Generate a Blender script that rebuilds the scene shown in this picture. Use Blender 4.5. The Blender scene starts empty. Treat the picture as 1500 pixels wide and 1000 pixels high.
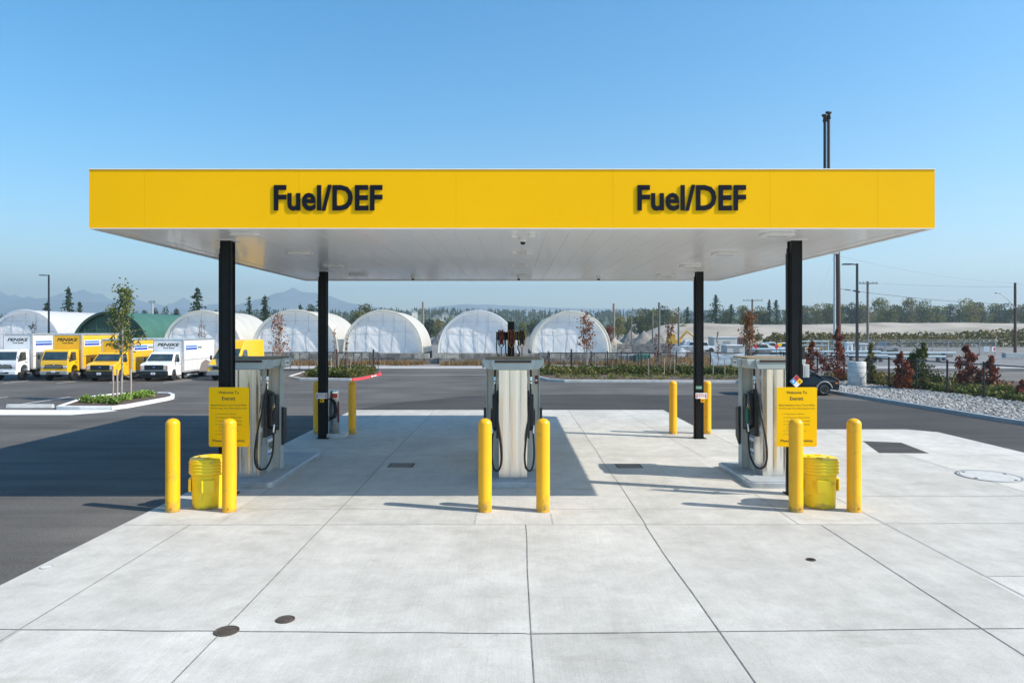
import bpy, bmesh, math, random
from mathutils import Vector, Matrix, noise
R = math.radians; PI = math.pi
S = bpy.context.scene; COL = S.collection
random.seed(7)
CH = 3.12; HZ = 484.0; F = 1000.0          # eye height, horizon row and focal length read off the photograph
def at(px, py, z=0.0):
    Y = (CH - z) * F / (py - HZ)
    return ((px - 750) * Y / F, Y)
def sx(px, Y): return (px - 750) * Y / F
def sz(py, Y): return CH - (py - HZ) * Y / F
# ------------------------------------------------------------------ materials
def lin(c): return tuple(c) + (1.0,)
def mat(name, c1, c2=None, scale=4.0, rough=0.6, metal=0.0, bump=0.0, bscale=None, coat=0.0, detail=4, spec=None, rnd=0.0, stretch=None):
    m = bpy.data.materials.new(name); m.use_nodes = True
    nt = m.node_tree; b = nt.nodes['Principled BSDF']
    b.inputs['Roughness'].default_value = rough; b.inputs['Metallic'].default_value = metal
    if coat: b.inputs['Coat Weight'].default_value = coat; b.inputs['Coat Roughness'].default_value = 0.08
    if spec is not None: b.inputs['Specular IOR Level'].default_value = spec
    b.inputs['Base Color'].default_value = lin(c1)
    tc = nt.nodes.new('ShaderNodeTexCoord'); vec = tc.outputs['Object']
    if stretch:
        mp = nt.nodes.new('ShaderNodeMapping'); mp.inputs['Scale'].default_value = stretch
        nt.links.new(vec, mp.inputs['Vector']); vec = mp.outputs['Vector']
    out = None
    if c2 is not None:
        n = nt.nodes.new('ShaderNodeTexNoise'); n.inputs['Scale'].default_value = scale; n.inputs['Detail'].default_value = detail
        nt.links.new(vec, n.inputs['Vector'])
        r = nt.nodes.new('ShaderNodeValToRGB'); r.color_ramp.elements[0].position = 0.32; r.color_ramp.elements[1].position = 0.68
        r.color_ramp.elements[0].color = lin(c1); r.color_ramp.elements[1].color = lin(c2)
        nt.links.new(n.outputs['Fac'], r.inputs['Fac']); out = r.outputs['Color']
        if rnd:
            oi = nt.nodes.new('ShaderNodeObjectInfo'); mr = nt.nodes.new('ShaderNodeMapRange')
            mr.inputs['To Min'].default_value = 1 - rnd; mr.inputs['To Max'].default_value = 1 + rnd
            nt.links.new(oi.outputs['Random'], mr.inputs['Value'])
            hs = nt.nodes.new('ShaderNodeHueSaturation'); nt.links.new(out, hs.inputs['Color'])
            nt.links.new(mr.outputs['Result'], hs.inputs['Value']); out = hs.outputs['Color']
        nt.links.new(out, b.inputs['Base Color'])
    if bump:
        n2 = nt.nodes.new('ShaderNodeTexNoise'); n2.inputs['Scale'].default_value = bscale or scale * 6; n2.inputs['Detail'].default_value = 5
        nt.links.new(vec, n2.inputs['Vector'])
        bp = nt.nodes.new('ShaderNodeBump'); bp.inputs['Strength'].default_value = bump; bp.inputs['Distance'].default_value = 0.02
        nt.links.new(n2.outputs['Fac'], bp.inputs['Height']); nt.links.new(bp.outputs['Normal'], b.inputs['Normal'])
    return m
M = {}
Y1 = (0.95, 0.51, 0.002)
M['fascia'] = mat('yellow_fascia', Y1, (0.92, 0.49, 0.002), 0.6, 0.5, spec=0.08)
def grime(m, zmax=.25, spots=True):
    nt = m.node_tree; L = nt.links.new; N = nt.nodes.new; bs = nt.nodes['Principled BSDF']; src = bs.inputs['Base Color'].links[0].from_socket
    tc = N('ShaderNodeTexCoord'); sp = N('ShaderNodeSeparateXYZ'); L(tc.outputs['Object'], sp.inputs[0])
    oi = N('ShaderNodeObjectInfo'); ad = N('ShaderNodeVectorMath'); ad.operation = 'ADD'; L(tc.outputs['Object'], ad.inputs[0]); L(oi.outputs['Location'], ad.inputs[1])
    n = N('ShaderNodeTexNoise'); n.inputs['Scale'].default_value = 7; n.inputs['Detail'].default_value = 6; L(ad.outputs[0], n.inputs['Vector'])
    mr = N('ShaderNodeMapRange'); mr.inputs['From Min'].default_value = 0; mr.inputs['From Max'].default_value = zmax; mr.inputs['To Min'].default_value = .30; mr.inputs['To Max'].default_value = 0; L(sp.outputs['Z'], mr.inputs['Value'])
    a = N('ShaderNodeMath'); a.operation = 'ADD'; L(n.outputs['Fac'], a.inputs[0]); L(mr.outputs[0], a.inputs[1])
    r = N('ShaderNodeValToRGB'); e = r.color_ramp.elements; e[0].position = .60; e[0].color = (0,0,0,1); e[1].position = .82; e[1].color = (.75,.75,.75,1); L(a.outputs[0], r.inputs['Fac'])
    x = N('ShaderNodeMix'); x.data_type = 'RGBA'; L(r.outputs['Color'], x.inputs['Factor']); L(src, x.inputs['A']); x.inputs['B'].default_value = (.30, .20, .06, 1); L(x.outputs['Result'], bs.inputs['Base Color']); return m
M['bollard'] = grime(mat('yellow_sleeve', (0.92, 0.45, 0.004), (0.88, 0.41, 0.004), 3, 0.34))
M['drum'] = grime(mat('yellow_plastic', (0.90, 0.66, 0.010), (0.82, 0.59, 0.008), 5, 0.40), .12)
M['truckyellow'] = mat('yellow_paint', (0.88, 0.50, 0.010), (0.84, 0.47, 0.010), 1.0, 0.3, coat=0.5)
M['truckwhite'] = mat('white_paint', (0.80, 0.81, 0.82), (0.74, 0.75, 0.77), 1.2, 0.32, coat=0.5)
M['signyellow'] = mat('yellow_sign', (0.96, 0.55, 0.002), (0.94, 0.53, 0.002), 2, 0.5, spec=0.1)
M['letter'] = mat('dark_letter', (0.008, 0.010, 0.016), None, rough=0.6, spec=0.1)
M['ink'] = mat('black_ink', (0.02, 0.018, 0.015), None, rough=0.6)
M['ceiling'] = None
M['white'] = mat('white_metal', (0.80, 0.80, 0.79), (0.74, 0.74, 0.73), 3, 0.4)
M['roofdeck'] = mat('grey_roof_deck', (0.45, 0.45, 0.45), (0.38, 0.38, 0.38), 2, 0.7)
M['blackmetal'] = mat('black_painted_steel', (0.004, 0.005, 0.007), (0.007, 0.008, 0.010), 3, 0.42, spec=0.22)
M['black'] = mat('black_plastic', (0.012, 0.012, 0.013), (0.02, 0.02, 0.021), 8, 0.45)
M['rubber'] = mat('black_rubber', (0.014, 0.014, 0.015), None, rough=0.6)
M['steel'] = mat('brushed_stainless', (0.90, 0.87, 0.82), (0.85, 0.82, 0.77), 3.0, 0.25, metal=1.0, stretch=(8, 8, 0.4))
M['steelwarm'] = mat('warm_stainless', (0.74, 0.69, 0.60), (0.71, 0.66, 0.58), 2.5, 0.36, metal=0.75, stretch=(10, 10, 0.5))
M['ivory'] = mat('ivory_panel', (0.60, 0.57, 0.49), (0.53, 0.50, 0.43), 2, 0.45)
M['capgrey'] = mat('grey_cap_paint', (0.42, 0.47, 0.47), (0.37, 0.42, 0.42), 2, 0.4)
M['silver'] = mat('silver_fitting', (0.8, 0.8, 0.8), (0.65, 0.65, 0.66), 9, 0.28, metal=0.9)
M['galv'] = mat('galvanised_steel', (0.50, 0.54, 0.57), (0.38, 0.42, 0.46), 6, 0.45, metal=0.5)
M['pipeblue'] = mat('pale_blue_steel', (0.42, 0.52, 0.58), (0.32, 0.42, 0.48), 2, 0.4)
M['alu'] = mat('ribbed_aluminium', (0.62, 0.64, 0.66), (0.5, 0.52, 0.55), 5, 0.35, metal=0.5)
M['glass'] = mat('tinted_glass', (0.02, 0.035, 0.04), (0.05, 0.075, 0.08), 2, 0.06, coat=1.0)
M['lens'] = mat('lamp_lens', (0.72, 0.75, 0.78), (0.35, 0.38, 0.4), 22, 0.12, coat=1.0)
M['amber'] = mat('amber_lens', (0.75, 0.20, 0.02), None, rough=0.2)
M['red'] = mat('red_paint', (0.62, 0.03, 0.035), (0.52, 0.03, 0.03), 4, 0.45)
M['redkerb'] = mat('red_kerb_paint', (0.66, 0.06, 0.07), (0.55, 0.05, 0.06), 5, 0.7)
M['darkred'] = mat('dark_red_reel', (0.14, 0.012, 0.018), (0.10, 0.01, 0.015), 4, 0.4)
M['blue'] = mat('blue_print', (0.01, 0.06, 0.42), None, rough=0.4)
M['lightblue'] = mat('light_blue_print', (0.06, 0.22, 0.62), None, rough=0.4)
M['skyprint'] = mat('sky_blue_print', (0.03, 0.30, 0.75), None, rough=0.4)
M['labelwhite'] = mat('white_print', (0.80, 0.82, 0.84), None, rough=0.4)
M['green'] = mat('green_grip', (0.01, 0.16, 0.09), None, rough=0.4)
M['tan'] = mat('tan_cap', (0.26, 0.20, 0.12), (0.2, 0.15, 0.09), 10, 0.6)
M['brownbar'] = mat('brown_bar', (0.055, 0.03, 0.022), None, rough=0.4)
M['brass'] = mat('brass_yellow', (0.50, 0.32, 0.05), None, rough=0.35, metal=0.4)
M['kerb'] = mat('kerb_concrete', (0.62, 0.62, 0.60), (0.48, 0.48, 0.47), 3, 0.85, bump=0.2, bscale=30)
M['kerbwhite'] = mat('white_kerb_paint', (0.78, 0.78, 0.76), (0.66, 0.66, 0.64), 5, 0.75)
M['kerbdark'] = mat('grey_kerb_concrete', (0.36, 0.40, 0.42), (0.28, 0.31, 0.33), 2, 0.85)
M['paintline'] = mat('white_road_paint', (0.62, 0.63, 0.63), (0.38, 0.38, 0.38), 9, 0.75)
M['fadedline'] = mat('faded_road_paint', (0.24, 0.24, 0.24), (0.13, 0.13, 0.13), 9, 0.8)
M['soil'] = mat('brown_mulch', (0.07, 0.045, 0.035), (0.13, 0.09, 0.07), 14, 0.95, bump=0.8, bscale=40)
M['tarp'] = mat('pale_tarpaulin', (0.60, 0.68, 0.76), (0.50, 0.58, 0.68), 1, 0.45)
def leafy(name, a, b, sc, f):
    m = mat(name, a, b, sc, 0.6, spec=0.2); nt = m.node_tree; bs = nt.nodes['Principled BSDF']
    tr = nt.nodes.new('ShaderNodeBsdfTranslucent'); mx = nt.nodes.new('ShaderNodeMixShader'); mx.inputs[0].default_value = f
    nt.links.new(bs.inputs['Base Color'].links[0].from_socket, tr.inputs['Color']); nt.links.new(bs.outputs[0], mx.inputs[1]); nt.links.new(tr.outputs[0], mx.inputs[2])
    nt.links.new(mx.outputs[0], nt.nodes['Material Output'].inputs['Surface']); return m
M['fabric'] = leafy('white_cover_fabric', (0.90, 0.90, 0.90), (0.84, 0.85, 0.86), 1.2, 0.5)
M['fabricyel'] = leafy('cream_cover_fabric', (0.90, 0.88, 0.82), (0.80, 0.78, 0.71), 0.8, 0.5)
M['fabricgreen'] = mat('green_cover_fabric', (0.045, 0.125, 0.088), (0.06, 0.155, 0.11), 0.8, 0.5)
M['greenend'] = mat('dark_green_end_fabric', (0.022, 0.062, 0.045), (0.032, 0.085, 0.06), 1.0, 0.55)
M['endwhite'] = leafy('white_end_fabric', (0.92, 0.92, 0.92), (0.84, 0.85, 0.87), 1.6, 0.22)
M['seam'] = mat('pale_seam', (0.66, 0.66, 0.70), (0.56, 0.54, 0.58), 3, 0.7)
M['blockwall'] = None
M['wood'] = mat('weathered_wood', (0.30, 0.24, 0.19), (0.20, 0.155, 0.12), 3, 0.85, stretch=(6, 6, 0.5))
M['polewood'] = mat('brown_pole_wood', (0.10, 0.055, 0.042), (0.065, 0.036, 0.03), 2, 0.8, stretch=(4, 4, 0.3))
M['greypole'] = mat('grey_pole_wood', (0.20, 0.18, 0.165), (0.13, 0.12, 0.11), 2, 0.8, stretch=(4, 4, 0.3))
M['darkpole'] = mat('dark_lamp_metal', (0.018, 0.022, 0.032), None, rough=0.5)
M['stake'] = mat('pale_stake_wood', (0.42, 0.34, 0.29), (0.30, 0.24, 0.20), 6, 0.85)
M['bark'] = mat('grey_bark', (0.22, 0.18, 0.155), (0.12, 0.095, 0.08), 8, 0.9)
M['lightbark'] = mat('pale_bark', (0.36, 0.33, 0.30), (0.22, 0.19, 0.17), 8, 0.9)
M['darkbark'] = mat('dark_bark', (0.06, 0.045, 0.035), (0.035, 0.028, 0.022), 5, 0.9)
def leafmat(name, a, b, sc=1.5, rnd=0.22):
    m = mat(name, a, b, sc, 0.65, rnd=rnd, spec=0.25); nt = m.node_tree; bs = nt.nodes['Principled BSDF']
    tr = nt.nodes.new('ShaderNodeBsdfTranslucent'); mx = nt.nodes.new('ShaderNodeMixShader'); mx.inputs[0].default_value = 0.3
    src = bs.inputs['Base Color'].links[0].from_socket
    nt.links.new(src, tr.inputs['Color']); nt.links.new(bs.outputs[0], mx.inputs[1]); nt.links.new(tr.outputs[0], mx.inputs[2])
    nt.links.new(mx.outputs[0], nt.nodes['Material Output'].inputs['Surface'])
    return m
M['leaf'] = leafmat('green_leaf', (0.075, 0.115, 0.025), (0.16, 0.18, 0.045), 3)
M['leafcover'] = leafmat('ground_cover_leaf', (0.05, 0.085, 0.015), (0.22, 0.20, 0.06), 0.9)
M['leafbright'] = leafmat('bright_leaf', (0.13, 0.24, 0.03), (0.30, 0.40, 0.10), 3)
M['rust'] = leafmat('rust_leaf', (0.20, 0.055, 0.02), (0.30, 0.11, 0.03), 3)
M['orange'] = leafmat('orange_brown_leaf', (0.26, 0.13, 0.035), (0.20, 0.065, 0.02), 2)
M['maroon'] = leafmat('maroon_leaf', (0.15, 0.035, 0.022), (0.30, 0.085, 0.045), 3)
M['conifer'] = leafmat('conifer_needles', (0.022, 0.045, 0.024), (0.045, 0.075, 0.035), 0.4)
M['ygreen'] = leafmat('yellow_green_leaf', (0.12, 0.13, 0.03), (0.25, 0.21, 0.055), 1.2)
M['woods'] = leafmat('woodland_leaf', (0.07, 0.10, 0.02), (0.17, 0.17, 0.04), 0.25, 0.35)
M['woodsdark'] = leafmat('dark_woodland_leaf', (0.022, 0.042, 0.022), (0.06, 0.085, 0.03), 0.02, 0.3)
M['hedge'] = leafmat('hedge_leaf', (0.035, 0.06, 0.012), (0.15, 0.115, 0.03), 0.10)
M['drygrass'] = leafmat('dry_grass', (0.26, 0.15, 0.06), (0.36, 0.25, 0.12), 1.2)
M['darkgrey'] = mat('dark_grey_concrete', (0.13, 0.125, 0.12), (0.22, 0.215, 0.21), 1.5, 0.9)
M['sand'] = mat('pale_sandy_earth', (0.42, 0.375, 0.31), (0.25, 0.22, 0.175), 0.11, 0.95, bump=0.3, bscale=0.6)
M['pile'] = mat('gravel_heap', (0.26, 0.235, 0.20), (0.18, 0.165, 0.145), 1.2, 0.95, bump=0.5, bscale=5)
M['stone'] = mat('pale_river_stone', (0.52, 0.50, 0.46), (0.13, 0.125, 0.12), 7, 0.85, detail=1)
M['rubble'] = mat('pale_rubble', (0.40, 0.42, 0.44), (0.24, 0.26, 0.28), 1.5, 0.9)
M['hill'] = mat('wooded_hill', (0.05, 0.08, 0.03), (0.08, 0.10, 0.045), 0.02, 0.9)
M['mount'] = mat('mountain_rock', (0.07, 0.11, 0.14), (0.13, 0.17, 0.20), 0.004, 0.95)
M['navy'] = mat('dark_navy_paint', (0.004, 0.008, 0.014), (0.005, 0.010, 0.018), 2, 0.3, coat=0.15, spec=0.3)
M['greyclad'] = mat('grey_cladding', (0.28, 0.29, 0.30), None, rough=0.5)
M['interior'] = mat('dark_interior', (0.03, 0.03, 0.032), None, rough=0.8)
M['machine'] = mat('machine_yellow', (0.62, 0.36, 0.03), (0.5, 0.28, 0.03), 1.2, 0.5)
M['rustbox'] = mat('rusty_red_steel', (0.17, 0.055, 0.04), (0.11, 0.035, 0.03), 1.5, 0.7)
M['shed'] = mat('pale_shed_panel', (0.55, 0.55, 0.52), (0.46, 0.46, 0.44), 0.8, 0.6)
M['tealbin'] = mat('teal_green_bin', (0.02, 0.22, 0.15), (0.02, 0.17, 0.12), 1.2, 0.5)
M['castiron'] = mat('cast_iron', (0.055, 0.045, 0.038), (0.10, 0.08, 0.065), 20, 0.7, bump=0.6, bscale=60)
M['patchcover'] = mat('cement_cover', (0.52, 0.53, 0.52), (0.42, 0.43, 0.42), 8, 0.85, bump=0.3, bscale=30)
# concrete with broom marks, blotches and specks
def concrete(tint=1.0, off=0.0):
    m = bpy.data.materials.new('broomed_concrete'); m.use_nodes = True; nt = m.node_tree; b = nt.nodes['Principled BSDF']
    b.inputs['Roughness'].default_value = 0.78; b.inputs['Specular IOR Level'].default_value = 0.3
    L = nt.links.new; N = nt.nodes.new
    tc = N('ShaderNodeTexCoord')
    def nz(scale, det, st=None, rough=0.55):
        n = N('ShaderNodeTexNoise'); n.inputs['Scale'].default_value = scale; n.inputs['Detail'].default_value = det; n.inputs['Roughness'].default_value = rough
        v = tc.outputs['Object']
        st = st or (1, 1, 1)
        if st:
            mp = N('ShaderNodeMapping'); mp.inputs['Scale'].default_value = st; mp.inputs['Location'].default_value = (off, off*.7, 0); L(v, mp.inputs['Vector']); v = mp.outputs['Vector']
        L(v, n.inputs['Vector']); return n.outputs['Fac']
    def ramp(f, p0, c0, p1, c1):
        r = N('ShaderNodeValToRGB'); e = r.color_ramp.elements; e[0].position = p0; e[1].position = p1; e[0].color = lin(c0); e[1].color = lin(c1); L(f, r.inputs['Fac']); return r.outputs['Color']
    def mul(a, c, fac=1.0):
        x = N('ShaderNodeMix'); x.data_type = 'RGBA'; x.blend_type = 'MULTIPLY'; x.inputs['Factor'].default_value = fac; L(a, x.inputs['A']); L(c, x.inputs['B']); return x.outputs['Result']
    base = ramp(nz(0.55, 9), 0.3, (0.51*tint, 0.50*tint, 0.46*tint), 0.7, (0.62*tint, 0.608*tint, 0.567*tint))
    base = mul(base, ramp(nz(1.0, 8, (1.0, 0.22, 1)), 0.30, (0.88, 0.88, 0.88), 0.62, (1, 1, 1)))
    base = mul(base, ramp(nz(9.0, 3, (9, 0.15, 1)), 0.3, (0.91, 0.91, 0.91), 0.65, (1, 1, 1)))
    base = mul(base, ramp(nz(2.4, 12, None, 0.72), 0.34, (0.84, 0.838, 0.83), 0.62, (1.03, 1.03, 1.03)))
    base = mul(base, ramp(nz(60, 3, None, 0.7), 0.35, (0.88, 0.88, 0.88), 0.6, (1.03, 1.03, 1.03)))
    base = mul(base, ramp(nz(38, 2), 0.68, (1, 1, 1), 0.78, (0.72, 0.71, 0.69)))
    base = mul(base, ramp(nz(4.5, 4), 0.70, (1, 1, 1), 0.80, (0.74, 0.72, 0.69)))
    base = mul(base, ramp(nz(0.9, 5, (0.35, 1.3, 1), 0.7), 0.60, (1, 1, 1), 0.72, (0.84, 0.83, 0.80)))
    L(base, b.inputs['Base Color'])
    bp = N('ShaderNodeBump'); bp.inputs['Strength'].default_value = 0.25; bp.inputs['Distance'].default_value = 0.004
    L(nz(9.0, 3, (14, 0.3, 1)), bp.inputs['Height']); L(bp.outputs['Normal'], b.inputs['Normal'])
    return m
CONC = [concrete(1.0), concrete(.94, 7.3), concrete(1.05, 15.1)]
def asphalt(name, a, b_):
    m = mat(name, a, b_, 0.25, 0.85, bump=0.5, bscale=60, detail=8, spec=0.25)
    nt = m.node_tree; L = nt.links.new; N = nt.nodes.new; bs = nt.nodes['Principled BSDF']
    src = bs.inputs['Base Color'].links[0].from_socket
    tc = N('ShaderNodeTexCoord'); n = N('ShaderNodeTexNoise'); n.inputs['Scale'].default_value = 45; n.inputs['Detail'].default_value = 3
    L(tc.outputs['Object'], n.inputs['Vector'])
    r = N('ShaderNodeValToRGB'); e = r.color_ramp.elements; e[0].position = 0.35; e[1].position = 0.72; e[0].color = (0.75, 0.75, 0.75, 1); e[1].color = (1.35, 1.35, 1.35, 1)
    L(n.outputs['Fac'], r.inputs['Fac'])
    mp = N('ShaderNodeMapping'); mp.inputs['Scale'].default_value = (0.25, 2.2, 1); L(tc.outputs['Object'], mp.inputs['Vector'])
    n2 = N('ShaderNodeTexNoise'); n2.inputs['Scale'].default_value = 0.8; n2.inputs['Detail'].default_value = 5; L(mp.outputs['Vector'], n2.inputs['Vector'])
    r2 = N('ShaderNodeValToRGB'); e = r2.color_ramp.elements; e[0].position = 0.35; e[1].position = 0.65; e[0].color = (0.82, 0.82, 0.82, 1); e[1].color = (1.12, 1.12, 1.12, 1)
    L(n2.outputs['Fac'], r2.inputs['Fac'])
    for rr in (r, r2):
        x = N('ShaderNodeMix'); x.data_type = 'RGBA'; x.blend_type = 'MULTIPLY'; x.inputs['Factor'].default_value = 1
        L(src, x.inputs['A']); L(rr.outputs['Color'], x.inputs['B']); src = x.outputs['Result']
    L(src, bs.inputs['Base Color']); return m
M['asphalt'] = asphalt('asphalt', (0.082, 0.077, 0.071), (0.138, 0.131, 0.121))
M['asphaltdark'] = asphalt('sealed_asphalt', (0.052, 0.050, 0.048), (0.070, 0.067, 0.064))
M['gravelground'] = mat('pale_gravel_ground', (0.23, 0.215, 0.195), (0.15, 0.14, 0.125), 0.12, 0.95, bump=0.6, bscale=12, detail=10)
M['joint'] = mat('joint_sealant', (0.09, 0.088, 0.082), (0.24, 0.235, 0.22), 9, 0.9)
M['jointfaint'] = mat('tooled_joint', (0.30, 0.30, 0.29), (0.42, 0.42, 0.41), 5, 0.9)
def blockwall():
    m = bpy.data.materials.new('precast_blocks'); m.use_nodes = True; nt = m.node_tree; b = nt.nodes['Principled BSDF']; L = nt.links.new; N = nt.nodes.new
    b.inputs['Roughness'].default_value = 0.9
    tc = N('ShaderNodeTexCoord'); mp = N('ShaderNodeMapping'); mp.inputs['Rotation'].default_value = (R(90), 0, 0); L(tc.outputs['Object'], mp.inputs['Vector'])
    br = N('ShaderNodeTexBrick'); br.inputs['Scale'].default_value = 1.0; br.inputs['Brick Width'].default_value = 1.4; br.inputs['Row Height'].default_value = 0.5; br.inputs['Mortar Size'].default_value = 0.015
    br.inputs['Color1'].default_value = (0.42, 0.40, 0.36, 1); br.inputs['Color2'].default_value = (0.20, 0.195, 0.19, 1); br.inputs['Mortar'].default_value = (0.10, 0.095, 0.09, 1)
    L(mp.outputs['Vector'], br.inputs['Vector'])
    n = N('ShaderNodeTexNoise'); n.inputs['Scale'].default_value = 2.5; n.inputs['Detail'].default_value = 6; L(tc.outputs['Object'], n.inputs['Vector'])
    r = N('ShaderNodeValToRGB'); e = r.color_ramp.elements; e[0].position = 0.35; e[1].position = 0.6; e[0].color = (0.6, 0.59, 0.57, 1); e[1].color = (1.1, 1.1, 1.08, 1); L(n.outputs['Fac'], r.inputs['Fac'])
    x = N('ShaderNodeMix'); x.data_type = 'RGBA'; x.blend_type = 'MULTIPLY'; x.inputs['Factor'].default_value = 1; L(br.outputs['Color'], x.inputs['A']); L(r.outputs['Color'], x.inputs['B'])
    L(x.outputs['Result'], b.inputs['Base Color']); return m
M['blockwall'] = blockwall()
def ceilmat():
    m = mat('white_ceiling_pan', (0.92, 0.915, 0.90), (0.89, 0.885, 0.87), 0.5, 0.30, spec=0.5, coat=0.3)
    nt = m.node_tree; L = nt.links.new; N = nt.nodes.new; bs = nt.nodes['Principled BSDF']
    tc = N('ShaderNodeTexCoord'); n = N('ShaderNodeTexNoise'); n.inputs['Scale'].default_value = 1.3; L(tc.outputs['Object'], n.inputs['Vector'])
    bp = N('ShaderNodeBump'); bp.inputs['Strength'].default_value = 0.12; bp.inputs['Distance'].default_value = 0.03; L(n.outputs['Fac'], bp.inputs['Height']); L(bp.outputs['Normal'], bs.inputs['Normal'])
    return m
M['ceiling'] = ceilmat()
def meshwire(name, c, al):
    m = bpy.data.materials.new(name); m.use_nodes = True; nt = m.node_tree; b = nt.nodes['Principled BSDF']
    b.inputs['Base Color'].default_value = lin(c); b.inputs['Roughness'].default_value = 0.5
    t = nt.nodes.new('ShaderNodeBsdfTransparent'); x = nt.nodes.new('ShaderNodeMixShader'); x.inputs[0].default_value = al
    nt.links.new(t.outputs[0], x.inputs[1]); nt.links.new(b.outputs[0], x.inputs[2]); nt.links.new(x.outputs[0], nt.nodes['Material Output'].inputs['Surface']); return m
M['chainblack'] = meshwire('black_chain_link', (0.01, 0.01, 0.012), 0.16)
M['chaingrey'] = meshwire('grey_chain_link', (0.25, 0.27, 0.29), 0.28)
# ------------------------------------------------------------------ mesh builder
class MB:
    def __init__(s): s.v = []; s.f = []; s.sm = []; s.mi = []; s.cur = 0
    def add(s, vs, fs, smooth=False, T=None):
        o = len(s.v)
        s.v += [tuple(T @ Vector(p)) for p in vs] if T else [tuple(p) for p in vs]
        for f in fs: s.f.append(tuple(i + o for i in f)); s.sm.append(smooth); s.mi.append(s.cur)
        return s
    def box(s, x0, x1, y0, y1, z0, z1, T=None):
        return s.add([(x0,y0,z0),(x1,y0,z0),(x1,y1,z0),(x0,y1,z0),(x0,y0,z1),(x1,y0,z1),(x1,y1,z1),(x0,y1,z1)],
            [(3,2,1,0),(4,5,6,7),(0,1,5,4),(1,2,6,5),(2,3,7,6),(3,0,4,7)], T=T)
    def quad(s, a, b, c, d): return s.add([a, b, c, d], [(0,1,2,3)])
    def prism(s, poly, a0, a1, axis='z', T=None, n=1):
        k = len(poly); vs = []
        for j in range(n + 1):
            a = a0 + (a1 - a0) * j / n
            for p in poly:
                vs.append((a, p[0], p[1]) if axis == 'x' else (p[0], a, p[1]) if axis == 'y' else (p[0], p[1], a))
        fs = [tuple(range(k))[::-1], tuple(range(n * k, n * k + k))]
        for j in range(n):
            for i in range(k):
                i2 = (i + 1) % k; fs.append((j*k+i, j*k+i2, (j+1)*k+i2, (j+1)*k+i))
        return s.add(vs, fs, T=T)
    def tube(s, pts, r, n=8, cap=True, smooth=True, T=None):
        pts = [Vector(p) for p in pts]; rs = r if isinstance(r, (list, tuple)) else [r] * len(pts)
        vs = []; u = None
        for i, p in enumerate(pts):
            d = (pts[min(i+1, len(pts)-1)] - pts[max(i-1, 0)]).normalized()
            if u is None: u = d.orthogonal().normalized()
            else:
                u = u - d * u.dot(d); u = u.normalized() if u.length > 1e-6 else d.orthogonal().normalized()
            w = d.cross(u)
            for k in range(n):
                a = 2*PI*k/n; vs.append(tuple(p + (u*math.cos(a) + w*math.sin(a)) * rs[i]))
        fs = []
        for i in range(len(pts)-1):
            for k in range(n): k2 = (k+1) % n; fs.append((i*n+k, i*n+k2, (i+1)*n+k2, (i+1)*n+k))
        s.add(vs, fs, smooth, T)
        if cap:
            m = len(pts)-1
            s.add([vs[k] for k in range(n)], [tuple(range(n))[::-1]], False, T); s.add([vs[m*n+k] for k in range(n)], [tuple(range(n))], False, T)
        return s
    def lathe(s, prof, n=24, c=(0,0,0), smooth=True, T=None):
        vs = []
        for r, z in prof:
            for k in range(n): a = 2*PI*k/n; vs.append((c[0]+r*math.cos(a), c[1]+r*math.sin(a), c[2]+z))
        fs = []
        for i in range(len(prof)-1):
            for k in range(n): k2 = (k+1) % n; fs.append((i*n+k, i*n+k2, (i+1)*n+k2, (i+1)*n+k))
        m = len(prof)-1; fs += [tuple(range(n))[::-1], tuple(m*n+k for k in range(n))]
        return s.add(vs, fs, smooth, T)
    def leaf(s, p, size, tilt=1.0):
        a = random.uniform(0, 2*PI); d = Vector((math.cos(a), math.sin(a), random.uniform(-tilt, tilt))).normalized()
        u = d.orthogonal().normalized(); q = Matrix.Rotation(random.uniform(0, 2*PI), 3, d); u = q @ u; w = d.cross(u); p = Vector(p); w *= 0.6
        return s.add([p - u*size*.5, p + w*size*.5, p + u*size*.5, p - w*size*.5], [(0,1,2,3)])
    def build(s, name, m, parent=None, loc=None, bevel=0, rot=None, segs=2, autos=False):
        me = bpy.data.meshes.new(name); me.from_pydata(s.v, [], s.f)
        ms = m if isinstance(m, list) else [m]
        for x in ms: me.materials.append(x)
        me.polygons.foreach_set('use_smooth', s.sm)
        if len(ms) > 1: me.polygons.foreach_set('material_index', s.mi)
        me.update()
        o = bpy.data.objects.new(name, me); COL.objects.link(o)
        if parent: o.parent = parent
        if loc: o.location = loc
        if rot: o.rotation_euler = rot
        if bevel:
            b = o.modifiers.new('bevel', 'BEVEL'); b.width = bevel; b.segments = segs; b.limit_method = 'ANGLE'; b.angle_limit = R(40)
            b.harden_normals = False
        return o
def tag(o, label=None, cat=None, group=None, kind=None):
    if label: o['label'] = label
    if cat: o['category'] = cat
    if group: o['group'] = group
    if kind: o['kind'] = kind
    return o
def thing(name, label, cat, loc=(0,0,0), rz=0, group=None):
    o = bpy.data.objects.new(name, None); COL.objects.link(o); o.location = loc; o.rotation_euler = (0,0,rz); o.empty_display_size = .2
    return tag(o, label, cat, group)
KIDS = {}
def copy_tree(o, parent=None):
    c = o.copy(); COL.objects.link(c); c.parent = parent
    for ch in [x for x in ALL if x.parent == o]: copy_tree(ch, c)
    return c
def dup(root, loc, rz=None, label=None, scale=None, group=None):
    global ALL
    ALL = []
    def rec(o):
        for x in bpy.data.objects:
            if x.parent == o: ALL.append(x); rec(x)
    rec(root)
    c = copy_tree(root); c.location = loc
    if rz is not None: c.rotation_euler = (0,0,rz)
    if label: c['label'] = label
    if group: c['group'] = group
    if scale: c.scale = scale if isinstance(scale, tuple) else (scale,)*3
    return c
def struct(name, mb, m, **k): return tag(mb.build(name, m, **k), kind='structure')
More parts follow.
